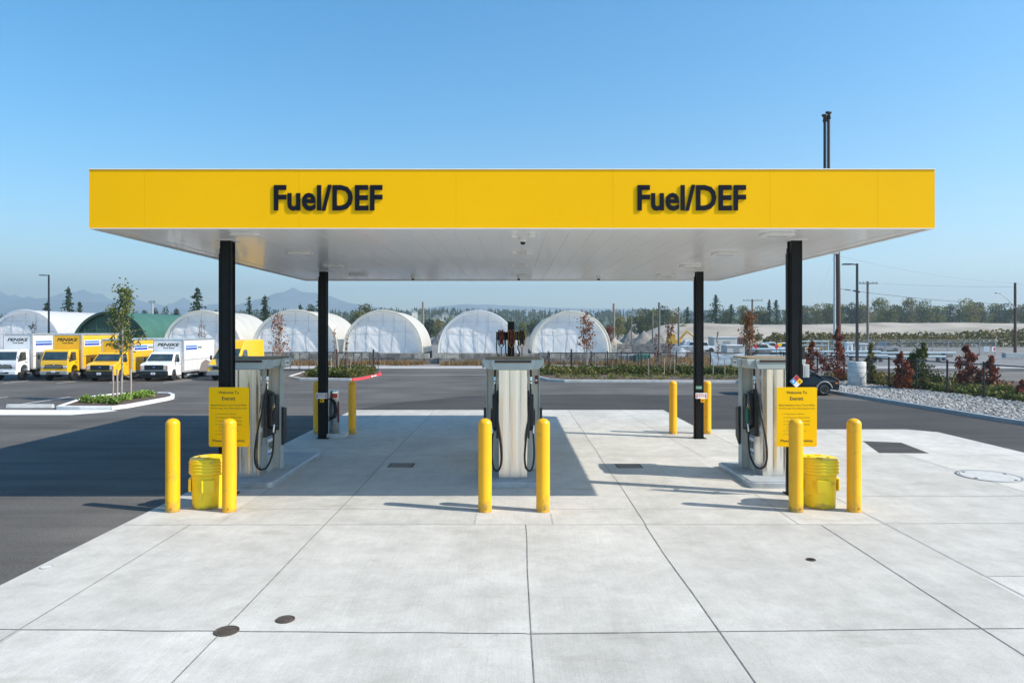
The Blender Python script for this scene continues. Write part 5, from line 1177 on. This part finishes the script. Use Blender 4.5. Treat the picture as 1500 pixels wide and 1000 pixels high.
for q in (-.55,-.2,.2,.55): m.box(q*1.2-.14,q*1.2+.14,-.2,.1,sz(441.5,150)-.2,sz(441.5,150)+.25)
m.box(-.8,.8,-.05,.05,sz(441.5,150)-.3,sz(441.5,150)-.2); m.build('floodlight', M['galv'], t)
def wire(pa, ya, Ya, pb, yb, Yb, sag, r, label):
    a = Vector((sx(pa,Ya),Ya,sz(ya,Ya))); b = Vector((sx(pb,Yb),Yb,sz(yb,Yb))); pts = []
    for i in range(15): u = i/14; p = a.lerp(b, u); p.z -= sag*4*u*(1-u); pts.append(p)
    m = MB(); m.tube(pts, r, 5); tag(m.build('overhead_wire', M['greyclad'] if r < .02 else M['rubber']), label, 'wire')
wire(1229,423,76,1487,446,92,.3,.022,'dark cable from the thick brown pole to the right edge pole'); wire(1229,375,76,1487,415,92,.5,.012,'topmost faint wire to the right edge pole'); wire(1271,414,110,1487,420,92,.2,.012,'faint wire between the two right utility poles'); wire(1222,372,74,1197,438,60,.3,.010,'thin guy wire slanting down left of the brown pole')
wire(1487,415,92,1620,424,92,.2,.012,'faint wire leaving the right edge pole'); wire(1487,446,92,1620,455,92,.2,.022,'dark cable leaving the right edge pole')
m = MB(); a = Vector((sx(1238,78),78,sz(424,78))); m.tube([a, a+Vector((.7,.3,-.05))], .06, 8); m.tube([a+Vector((1.2,.4,-.1)), a+Vector((1.9,.5,-.25))], .11, 8); tag(m.build('cable_splice', M['rubber']), 'black splice case on the dark cable beside the brown pole', 'cable splice')
# ================================================================== yard clutter beyond the fences
def bits(name, label, cat, px, Yb, w, d, h, m_, z0=0, extra=None, grp=None, bev=.03):
    t = thing(name, label, cat, (sx(px,Yb), Yb, z0), 0, grp); MB().box(-w/2,w/2,0,d,.0,h).build('body', m_, t, bevel=bev)
    if extra: extra(t, w, d, h)
    return t
def ribs(t, w, d, h):
    m = MB(); n = int(w/.3)
    for i in range(n+1): x = -w/2+w*i/n; m.box(x-.03,x+.03,-.04,-.002,.05,h-.05)
    m.build('rib', M['darkgrey'], t)
def doorw(t, w, d, h):
    m = MB(); m.box(-w*.1,w*.2,-.03,-.002,.1,h*.75); m.build('door', M['greyclad'], t); m = MB(); m.box(-w/2-.1,w/2+.1,-.1,d+.1,h+.002,h+.1); m.build('roof', M['labelwhite'], t)
bits('storage_shed','white shed panel building left of the rusty container','shed',1063,100,3.4,3,2.1,M['shed'],extra=doorw); bits('storage_shed','pale low shed behind the tarpaulin','shed',1078,84,2.2,2.4,.95,M['shed'],.3,doorw)
bits('storage_container','rusty red container right of the white shed','container',1086,110,1.6,2.5,2.0,M['rustbox'],extra=ribs); bits('storage_container','teal green bin behind the black gate','bin',942,63,1.25,1.0,.92,M['tealbin'],extra=ribs)
bits('grey_dumpster','long grey bin behind the gate right of the last shelter','bin',924,64,2.0,1.2,.85,M['greyclad'],extra=ribs); bits('transformer_box','white slanted cabinet left of the lot lamp','cabinet',1245,72,.62,.6,1.25,M['labelwhite'],.55,doorw); bits('transformer_box','pale grey cabinet right of the lot lamp','cabinet',1265,76,.8,.7,.9,M['shed'],.7,doorw)
bits('barrier_block','long grey barrier at the right edge','barrier',1489,74,2.4,.6,.55,M['kerbdark'],.15)
def truckish(px, Yb, label, m_, L=3.2, h=.95, rot=0):
    t = thing('work_truck', label, 'truck', (sx(px,Yb), Yb, 0), rot, 'work trucks in the far yard'); m = MB(); m.prism([(-L/2,.4),(L/2,.4),(L/2,h),(L*.22,h*1.02),(L*.12,h*1.65),(-L*.12,h*1.65),(-L*.18,h*1.02),(-L/2,h)], -.8, .8, 'y'); m.build('body', m_, t, bevel=.06)
    m = MB(); m.prism([(L*.19,h*1.08),(L*.11,h*1.55),(-L*.10,h*1.55),(-L*.15,h*1.08)], -.81, .81, 'y'); m.build('cab_window', M['glass'], t)
    for s in (-1, 1):
        for q in (-.32,.32): MB().tube([(q*L,s*.6,.36),(q*L,s*.82,.36)], .36, 16).build('wheel', M['rubber'], t)
    return t
for px, Yb, L_, lab in ((1006,112,3.6,'white work truck by the excavator'),(1012,98,3.0,'white work truck in front of the far one'),(1128,92,3.2,'white work truck over the right pump, left of the two'),(1146,88,3.0,'white work truck just left of the front right column'),(1030,96,2.8,'white truck hidden partly by the rear right column')): truckish(px, Yb, lab, M['truckwhite'], L_)
for px, Yb, L_, mm, lab in ((1115,78,3.2,'darkgrey','dark grey pickup behind the right pump, left of the pipes'),(1160,80,3.0,'greyclad','grey pickup almost hidden by the front right column'),(1206,92,3.0,'darkgrey','dark pickup between the two maroon shrubs on the left'),(1296,95,3.2,'greyclad','grey pickup right of the grey utility pole')): truckish(px, Yb, lab, M[mm], L_)
def lumber(px, Yb, n_, L_, mm, lab):
    t = thing('lumber_stack', lab, 'stack', (sx(px,Yb),Yb,0), random.uniform(-.1,.1), 'stacks in the far yard'); rr = random.Random(px)
    for k in range(n_):
        m = MB()
        for q in range(5): m.box(-L_/2+rr.uniform(-.1,.1), L_/2+rr.uniform(-.1,.1), -.5+q*.2, -.32+q*.2, k*.2, k*.2+.16)
        m.build('board_layer', M[mm], t)
for a_ in ((1022,76,4,2.4,'wood','short stack of brown boards beside the pale rubble'),(1040,82,3,2.2,'darkgrey','dark stack behind the sagging tarpaulin'),(1095,70,3,2.6,'stake','pale board stack just left of the right pump'),(1300,78,3,3.0,'darkgrey','dark plank stack right of the narrow conifer'),(1336,82,3,3.2,'wood','brown plank stack behind the broad green conifer'),(1375,80,2,2.8,'darkgrey','low dark stack left of the tall maroon shrub'),(1235,84,4,2.6,'wood','brown board stack behind the lot lamp base'),(975,74,3,2.2,'darkgrey','dark stack by the dead brown sapling'),(1008,72,2,2.4,'wood','low brown stack left of the rear right column')): lumber(*a_)
ex = thing('excavator', 'yellow orange excavator left of the white work trucks', 'excavator', (sx(987,118),118,0)); m = MB(); m.box(-1.2,1.2,-1,1,.0,.7); m.build('track', M['black'], ex, bevel=.2)
m = MB(); m.prism([(-1.2,.75),(1.1,.75),(1.1,1.5),(.2,1.6),(.1,2.5),(-.9,2.5),(-1.2,1.5)], -.8, .8, 'y'); m.build('cab', M['machine'], ex, bevel=.08); m = MB(); m.tube([(.9,0,1.4),(2.2,0,3.0),(3.4,0,2.2),(3.5,0,1.0)], [.22,.2,.16,.12], 6); m.build('boom', M['machine'], ex)
ex = thing('steel_scaffold', 'blue and yellow steel frame behind the dark car', 'frame', (sx(1190,70),70,0)); m = MB()
for q in range(5): m.tube([(-1.4+q*.7,0,.9),(-1.1+q*.7,0,2.0)], .05, 5)
m.build('yellow_brace', M['machine'], ex); m = MB(); m.tube([(-1.6,0,2.0),(1.7,0,2.0)], .07, 5); m.tube([(-1.6,0,1.6),(1.7,0,1.6)], .05, 5); m.tube([(-1.5,0,0),(-1.5,0,2)], .06, 5); m.tube([(1.6,0,0),(1.6,0,2)], .06, 5); m.build('blue_rail', M['pipeblue'], ex)
# long pale pipes / beams lying on trestles
for k, (pa, pb, Yb, z, r, lab) in enumerate(((1105,1300,66,.70,.10,'long pale blue pipe, nearest of the pile in the right yard'),(1130,1290,69,.98,.11,'long pale blue pipe on the upper layer in the right yard'),(1230,1400,71,.80,.10,'pale blue pipe reaching toward the tall maroon shrub'),(1280,1385,68,.52,.11,'pale pipe lying low behind the green conifer'),(1100,1200,72,1.15,.13,'pale blue pipe lying behind the right pump'))):
    t = thing('steel_pipe', lab, 'pipe', (sx(pa,Yb),Yb,0), 0, 'long pale pipes in the right yard'); L_ = sx(pb,Yb)-sx(pa,Yb); MB().tube([(0,0,z),(L_,0,z)], r, 12).build('pipe', M['pipeblue'], t)
    m = MB(); [m.box(L_*q-.08,L_*q+.08,-.3,.3,.0,z-r) for q in (.1,.5,.9)]; m.build('trestle', M['darkgrey'], t)
for k, (px, Yb, py, mm, lab) in enumerate(((1107.5,62,507.5,'red','red marker disc left of the front right column'),(1137.5,62,507.5,'red','second red marker disc over the right pump'),(1142.5,66,504.5,'signyellow','yellow marker disc over the right pump'),(1187.5,41.5,537.5,'red','red disc beside the pale electrical box'))):
    z = sz(py,Yb); t = thing('marker_disc', lab, 'marker', (sx(px,Yb),Yb,0), 0, 'round markers on stakes'); MB().tube([(0,.03,0),(0,.03,z)], .02, 6).build('stake', M['darkpole'], t)
    m = MB(); m.tube([(0,-.01,z),(0,.01,z)], .19 if k < 3 else .13, 20); m.build('disc', M[mm], t)
# low grey pavement band of the far yard
struct('yard_pavement', poly_sheet([(21,60),(90,60),(140,83),(30,83)], .004), mat('yard_concrete', (.22,.215,.21), (.17,.165,.16), .3, .9))
# gravel heaps
def heap(px, Yb, wpx, topy, label, m_, seed, d=1.0):
    w = wpx*Yb/1000/2; H = sz(topy,Yb); m = MB(); n = 26; vs = []
    for j in range(n+1):
        for i in range(n+1):
            u, v_ = -1+2*i/n, -1+2*j/n; r = math.hypot(u, v_); z = H*max(0, 1-r)**.9 if r < 1 else 0
            z *= 1+.25*noise.noise(Vector((u*2.5,v_*2.5,seed))); z += .12*H*noise.noise(Vector((u*7,v_*7,seed)))*(1 if r < 1 else 0); vs.append((u*w, v_*w*d, max(z-.02, -.02)))
    m.add(vs, [(j*(n+1)+i,j*(n+1)+i+1,(j+1)*(n+1)+i+1,(j+1)*(n+1)+i) for j in range(n) for i in range(n)], True)
    return tag(m.build('gravel_heap', m_, loc=(sx(px,Yb),Yb,0)), label, 'heap', 'heaps of gravel and rubble')
heap(925,150,42,483,'brown gravel heap just right of the last shelter',M['pile'],1); heap(944,142,50,485,'gravel heap in the middle of the bins',M['pile'],2); heap(966,138,44,488,'gravel heap by the tall grey pole',M['pile'],3)
heap(900,120,36,494,'low tan heap of broken concrete by the shelter',M['sand'],4); heap(648,150,40,482,'grey gravel heap between two white shelters',M['darkgrey'],5); heap(1005,100,44,497,'pale heap of broken concrete under the white trucks',M['rubble'],6,.6)
heap(1000,80,50,509,'low pale rubble heap behind the long median',M['rubble'],7,.5); heap(1118,90,70,501,'long low grey heap behind the right pump',M['kerbdark'],8,.4)
# ================================================================== far terrain
m = MB(); nx, ny = 150, 60; vs = []
ss = lambda a, b, x: (lambda t: t*t*(3-2*t))(max(0, min(1, (x-a)/(b-a))))
for j in range(ny+1):
    y = 128+j*5.2
    for i in range(nx+1):
        x = 14+i*3.2; xn = x/y*1000+750
        h_ = ss(905, 985, xn)*ss(138, 182, y+6*noise.noise(Vector((x*.03,1,1))))*(4.9+.5*noise.noise(Vector((x*.02,y*.02,5)))+.45*noise.noise(Vector((x*.09,y*.09,7)))+.2*noise.noise(Vector((x*.3,y*.3,9))))
        h_ *= ss(14, 26, x) if x < 26 else 1
        vs.append((x, y, h_-.03))
m.add(vs, [(j*(nx+1)+i,j*(nx+1)+i+1,(j+1)*(nx+1)+i+1,(j+1)*(nx+1)+i) for j in range(ny) for i in range(nx)], True)
struct('earth_bank', m, M['sand'])
random.seed(81); m = MB()
for k in range(15000):
    y = random.uniform(126, 141); x = random.uniform(sx(1112,y), 190); u = x/y*1000+750
    hh = (2.7+.5*noise.noise(Vector((x*.12,0,3)))+.3*noise.noise(Vector((x*.4,0,8))))*ss(1105,1135,u)+(ss(1380,1470,u)*.9)
    z = hh*random.random()**.8*(1-.3*abs(y-134)/7); m.leaf((x,y,z+.1), random.uniform(.4,.8), 1.0)
stuff('hedge', m, M['hedge'], 'long rough hedge in front of the sandy bank at the right', 'hedge')
# the wooded ridge
random.seed(91); m = MB(); vs = []; nx, ny = 120, 16
def ridge_h(x, y): return ss(560, 930, y)*(23+5*noise.noise(Vector((x*.004,0,2)))+2.5*noise.noise(Vector((x*.015,0,6))))*(.72+.28*ss(-420,-300,x))
for j in range(ny+1):
    y = 540+j*40
    for i in range(nx+1): x = -1500+i*25; vs.append((x, y, ridge_h(x,y)-.2))
m.add(vs, [(j*(nx+1)+i,j*(nx+1)+i+1,(j+1)*(nx+1)+i+1,(j+1)*(nx+1)+i) for j in range(ny) for i in range(nx)], True); struct('wooded_ridge', m, M['hill'])
m = MB()
for k in range(4200):
    y = random.uniform(540, 960); x = random.uniform(-.80*y, .80*y); z = ridge_h(x,y)-.5; con = random.random() < .55; h_ = random.uniform(6,12)*(1 if con else .8); w_ = h_*(.2 if con else .42)
    if con:
        a0 = random.uniform(0,2)
        for q in range(3):
            zz = z+h_*q*.27; rr = w_*(1-q*.28); pts = [(x+rr*math.cos(a0+a*1.2566+q), y+rr*math.sin(a0+a*1.2566+q), zz) for a in range(5)]; m.add(pts+[(x,y,min(zz+h_*.5,z+h_))], [(a,(a+1)%5,5) for a in range(5)])
    else:
        for q in range(9): m.leaf((x+random.uniform(-1,1)*w_*.6, y+random.uniform(-1,1)*w_*.6, z+h_*random.uniform(.25,.95)), w_*1.1, 1)
stuff('far_forest', m, M['woodsdark'], 'far dark forest covering the ridge below the sky', 'forest')
hs0 = None
for k in range(26):
    px = [640,646,652,658,664,669,675,681,655,662,671,648,921,925,930,934,928,918,596,606,626,395,400,1015,1020,690][k]; py = [466,469,464,470,466,472,468,463,474,476,475,473,462,464,461,465,468,466,468,463,470,465,468,463,466,470][k]
    Yh = 850-((py-460)*22); x = sx(px,Yh); z = max(ridge_h(x,Yh), 0)
    if hs0 is None:
        hs0 = thing('hillside_house', 'x', 'house', (x,Yh,z), 0, 'small pale houses on the far ridge'); MB().box(-3.6,3.6,-3,3,-4,7.5).build('wall', M['shed'], hs0); mm_ = MB(); mm_.prism([(-4.1,7.51),(4.1,7.51),(0,10)], -3.4, 3.4, 'y'); mm_.build('roof', M['greyclad'], hs0); hh_ = hs0
    else: hh_ = dup(hs0, (x,Yh,z), random.uniform(-.6,.6))
    hh_['label'] = 'tiny pale house among the trees of the far ridge'
# mountains
def mount(name, Ym, prof, depth, seed):
    prof = sorted(prof); m = MB(); n = 420; a, b = prof[0][0], prof[-1][0]; rows = 14; vs = []
    def top(px):
        for i in range(len(prof)-1):
            if prof[i][0] <= px <= prof[i+1][0]: u = (px-prof[i][0])/(prof[i+1][0]-prof[i][0]); return prof[i][1]+(prof[i+1][1]-prof[i][1])*u
        return 470
    for j in range(rows+1):
        for i in range(n+1):
            px = a+(b-a)*i/n; u = j/rows; Yy = Ym-depth*(1-u); zt = max(sz(top(px),Ym), 2); x = sx(px,Ym)
            z = zt*u**1.25 + zt*.16*noise.noise(Vector((x*.004,Yy*.004,seed)))*math.sin(PI*u) + zt*.10*noise.noise(Vector((x*.015,Yy*.01,seed)))*math.sin(PI*u)
            if j == rows: z += 5*noise.noise(Vector((x*.02,0,seed)))*Ym/6000
            vs.append((x, Yy, z if j else -1))
    k = n+1; vs2 = [(v[0], Ym+depth*.4, -1) for v in vs[rows*k:]]
    fs = [(j*k+i,j*k+i+1,(j+1)*k+i+1,(j+1)*k+i) for j in range(rows) for i in range(n)]; fs += [(rows*k+i,rows*k+i+1,(rows+1)*k+i+1,(rows+1)*k+i) for i in range(n)]
    m.add(vs+vs2, fs, True); return struct(name, m, M['mount'])
far = [(-260,436),(-60,428),(0,426),(8,431),(14,434),(22,431),(33,437),(42,434),(52,437),(68,436.5),(82,432),(90,430),(99,427),(104,428.5),(110,427.5),(116,426),(122,423.5),(128,427),(132,428),(139,431),(144,429.5),(150,430),(156,435),(163,440),(178,438),(192,437),(209,441),(222,444),(235,446),(250,450),(257,446),(262,440),(268,435.5),(272,438),(277,439.5),(288,447),(300,447),(318,444.5),(340,449),(380,456),(520,460),(700,452),(760,450),(900,452),(1100,456),(1300,462),(1560,470)]
near = [(-260,452),(-60,450),(0,446),(14,443.5),(33,438.5),(62,438),(88,439.5),(110,441.5),(150,443),(180,447),(215,450),(250,456),(290,450),(315,447),(340,448),(356,444),(380,437.5),(404,429.5),(415,428),(423,424),(430,421.2),(436,425),(446,428),(462,429),(484,433.6),(500,440),(519,445),(545,449),(575,453),(605,456),(640,449),(680,445.5),(720,446),(780,449),(860,453),(1000,458),(1300,464),(1560,470)]
mount('mountain_range', 6000, far, 1200, 3); mount('foothills', 4300, near, 1200, 8)
# ================================================================== trees
def conifer_mesh(seed, h, r, gap=.0, droop=.3):
    random.seed(seed); m = MB(); lv = int(16); 
    for L_ in range(lv):
        u = (L_+.5)/lv; z = h*(.08+.9*u); rr = r*(1-u)**.85*random.uniform(.78,1.15)+.15
        for b in range(8):
            if random.random() < gap: continue
            a = random.uniform(0,2*PI); ca, sa = math.cos(a), math.sin(a); L2 = rr*random.uniform(.6,1.1); ns = max(3, int(L2/.45))
            for q in range(ns):
                v_ = (q+.5)/ns; d = L2*v_; zz = z-droop*d*v_+random.uniform(-.12,.12)
                m.leaf((d*ca+random.uniform(-.15,.15), d*sa+random.uniform(-.15,.15), zz), h*.055*(1.25-v_*.5)*random.uniform(.8,1.3), .35)
                m.leaf((d*ca+random.uniform(-.3,.3)*v_*2, d*sa+random.uniform(-.3,.3)*v_*2, zz-.15), h*.04*random.uniform(.8,1.3), .5)
    m.leaf((0,0,h), h*.04, 2); return m
def conifer(px, Yt, topy, r, label, seed, gap=0, base=0, group=None, leafm='conifer'):
    H = sz(topy,Yt)-base; t = thing('conifer_tree', label, 'tree', (sx(px,Yt),Yt,base), 0, group); conifer_mesh(seed, H, r, gap).build('crown', M[leafm], t); MB().tube([(0,0,0),(0,0,H*.97)], [H*.018,.03], 7).build('trunk', M['darkbark'], t); return t
conifer(100.5,150,420.5,3.0,'tall layered conifer beyond the far left shelter',1,.15); conifer(69,150,441.5,2.9,'low dark conifer just left of the left lot lamp',2,.1); conifer(117,150,441,1.4,'small pointed conifer right of the tall layered one',3,.1)
conifer(289,140,419.5,4.0,'broad ragged conifer above the shelter left of the front column',4,.25); conifer(388,140,432,2.6,'dense conifer between the shelters right of the front column',5,.0); conifer(469,140,428,2.3,'conifer behind the rear left column',6,.25)
conifer(440,190,445,2.0,'small dark conifer above the shelter behind the rusty sapling',7,.1); conifer(1048.5,200,430.5,4.6,'large pointed conifer right of the rear right column',8,.05,4.6); conifer(1071,210,445,3.8,'shorter dark conifer next to the large pointed one',9,.05,4.6)
conifer(1007,190,449,4.2,'dark conifer left of the rear right column',10,.05,4.4); conifer(1127,230,438,2.6,'thin conifer left of the front right column',11,.35,4.6); conifer(1137,225,438.5,3.0,'conifer touching the front right column from the left',12,.2,4.6)
conifer(1405,240,452,4.5,'dark conifer standing among the right tree line',13,.1,4.6); conifer(365,145,433,1.6,'thin bare topped conifer by the front left column',14,.6)
def broad_mesh(seed, h, w, n=750, sparse=.0):
    random.seed(seed); m = MB()
    nb = 15
    for b in range(nb):
        u = random.random(); z = h*(.16+.72*u); rr = w*(1-abs(2*u-.9)**1.6*.6); a = random.uniform(0,6.28); q = rr*random.uniform(.15,.62)
        leafcloud(m, (q*math.cos(a), q*math.sin(a), z), (w*random.uniform(.34,.5),w*random.uniform(.34,.5),h*random.uniform(.10,.19)), n//nb, h*.052, .45)
    return m
broads = {}
def broad(px, Yt, topy, wpx, label, leafm, proto, base=0, group='trees of the right tree line'):
    H = sz(topy,Yt)-base; w = wpx*Yt/1000; key = (proto, leafm)
    if key not in broads:
        t = thing('broadleaf_tree', label, 'tree', (sx(px,Yt),Yt,base), 0, group); broad_mesh(200+proto, 10, 4.6, 1900).build('crown', M[leafm], t)
        m = MB(); m.tube([(0,0,0),(.1,0,3),(0,.1,7)], [.28,.22,.08], 7)
        for a in (0,1.6,3.1,4.6): m.tube([(0,0,2.5),(1.4*math.cos(a),1.4*math.sin(a),5.5),(2.4*math.cos(a),2.4*math.sin(a),7.6)], [.14,.1,.04], 5)
        m.build('trunk', M['darkbark'], t); t.scale = (w/4.9,w/4.9,H/9.6); broads[key] = t; return t
    t = dup(broads[key], (sx(px,Yt),Yt,base), random.uniform(0,6.28), label, (w/4.9,w/4.9,H/9.6), group); return t
random.seed(5)
BG = [(1196,300,443,22),(1212,290,440,22),(1232,310,446,20),(1247,290,441,22),(1268,300,441,20),(1290,310,437,20),(1300,280,445,20),(1318,300,442,18),(1333,310,437,18),(1350,290,438,20),(1372,300,443,22),(1392,310,446,17),(1420,290,436,24),(1438,300,437,22),(1456,310,445,17),(1472,290,443,20),(1500,300,440,24),(1520,290,438,24),(1180,320,448,20),(1160,320,449,16)]
words_ = ['first','second','third','fourth','fifth','sixth','seventh','eighth','ninth','tenth','eleventh','twelfth','thirteenth','fourteenth','fifteenth','sixteenth','seventeenth','eighteenth','nineteenth','twentieth']
for r_, (px, Yt, ty, w_) in enumerate(sorted(BG)): broad(px, Yt, ty, w_*1.12, '%s leafy tree from the left in the tree line on the right bank' % words_[r_], ['woods','woods','ygreen','woodsdark'][(r_*7) % 4], r_ % 3, 4.6)
MB_ = [(520,230,449,24),(536,240,446,24),(603,230,468,18),(625,215,463,17),(642,220,467,18),(660,225,462,16),(676,215,472,14),(905,230,458,16),(922,240,463,15),(938,250,450,24),(952,240,447,22),(972,245,449,24),(985,250,451,20),(1088,260,448,18),(1112,260,447,18),(1118,250,455,16),(1062,250,452,12),(500,200,465,12),(455,200,447,16),(425,210,462,12),(780,230,466,18),(766,220,472,12)]
for r_, (px, Yt, ty, w_) in enumerate(sorted(MB_)): broad(px, Yt, ty, w_, '%s leafy tree from the left in the middle distance beyond the shelters' % (words_+['twenty first','twenty second'])[r_], ['woods','ygreen','woods','woodsdark','woods'][(r_*3) % 5], r_ % 3, 4.5 if px > 990 else 0, 'trees beyond the shelters')
LB = [(210,170,447,9),(244,160,447,10),(256,155,444,9),(228,170,452,8),(184,180,452,7),(198,175,454,7),(316,180,455,9),(140,190,455,6)]
for r_, (px, Yt, ty, w_) in enumerate(sorted(LB)): broad(px, Yt, ty, w_, '%s dark tree from the left peeping over the left shelters' % words_[r_], 'woodsdark', r_ % 3, 0, 'dark trees over the left shelters')
broad(892,120,478,16,'dark maroon bush right of the last white shelter','maroon',1,0,'bushes right of the last shelter'); broad(1000,170,474,10,'green bush at the foot of the sandy bank','ygreen',2,3,'bushes right of the last shelter'); broad(1110,130,487,14,'green bush on the sandy bank above the right pump','woods',0,1,'bushes right of the last shelter')
# ================================================================== air
hz = MB(); hz.box(-7600,7600,-55,6600,-1.0,405)
hm = bpy.data.materials.new('haze_air'); hm.use_nodes = True; nt = hm.node_tree; nt.nodes.remove(nt.nodes['Principled BSDF'])
pv = nt.nodes.new('ShaderNodeVolumePrincipled'); pv.inputs['Color'].default_value = (0.72, 0.90, 1.0, 1); pv.inputs['Density'].default_value = HAZE; pv.inputs['Anisotropy'].default_value = 0.2
nt.links.new(pv.outputs[0], nt.nodes['Material Output'].inputs['Volume'])
tag(hz.build('haze', hm), 'thin blue air haze filling the whole place', 'haze', kind='stuff')
# ================================================================== light, sky, camera
EL = 40.5; sd_ = Vector((5.58, -1.6, 0)).normalized(); sdir = Vector((sd_.x*math.cos(R(EL)), sd_.y*math.cos(R(EL)), math.sin(R(EL))))
sun = bpy.data.lights.new('sun', 'SUN'); sun.energy = SUN; sun.angle = R(.5); sun.color = (1.0, .92, .80)
so = bpy.data.objects.new('sun', sun); COL.objects.link(so); so.rotation_euler = sdir.to_track_quat('Z', 'Y').to_euler(); so.location = (20, -10, 30)
w = bpy.data.worlds.new('World'); S.world = w; w.use_nodes = True; nt = w.node_tree; bg = nt.nodes['Background']
sky = nt.nodes.new('ShaderNodeTexSky'); sky.sky_type = 'NISHITA'; sky.sun_disc = False; sky.sun_elevation = R(EL); sky.sun_rotation = math.atan2(sdir.x, sdir.y)
sky.air_density = 1.0; sky.dust_density = 0.6; sky.ozone_density = 1.1; sky.altitude = 0
hs = nt.nodes.new('ShaderNodeHueSaturation'); hs.inputs['Saturation'].default_value = 1.5; hs.inputs['Hue'].default_value = 0.4925; nt.links.new(sky.outputs[0], hs.inputs['Color']); nt.links.new(hs.outputs[0], bg.inputs['Color']); bg.inputs['Strength'].default_value = SKY
cam = bpy.data.cameras.new('camera'); co = bpy.data.objects.new('camera', cam); COL.objects.link(co); co.location = (0, 0, CH); co.rotation_euler = (R(90), 0, 0)
cam.sensor_width = 36; cam.lens = 24; cam.shift_y = -(500-HZ)/1500; cam.clip_start = .1; cam.clip_end = 20000; S.camera = co
S.view_settings.view_transform = 'Standard'; S.view_settings.look = 'None'; S.view_settings.exposure = EXPO; S.view_settings.gamma = 1; S.view_settings.use_curve_mapping = False
S.render.resolution_x = 1024; S.render.resolution_y = 682
c_ = S.cycles; c_.use_denoising = True; c_.max_bounces = 8; c_.diffuse_bounces = 5; c_.glossy_bounces = 3; c_.transparent_max_bounces = 12; c_.volume_bounces = 0; c_.sample_clamp_indirect = 8
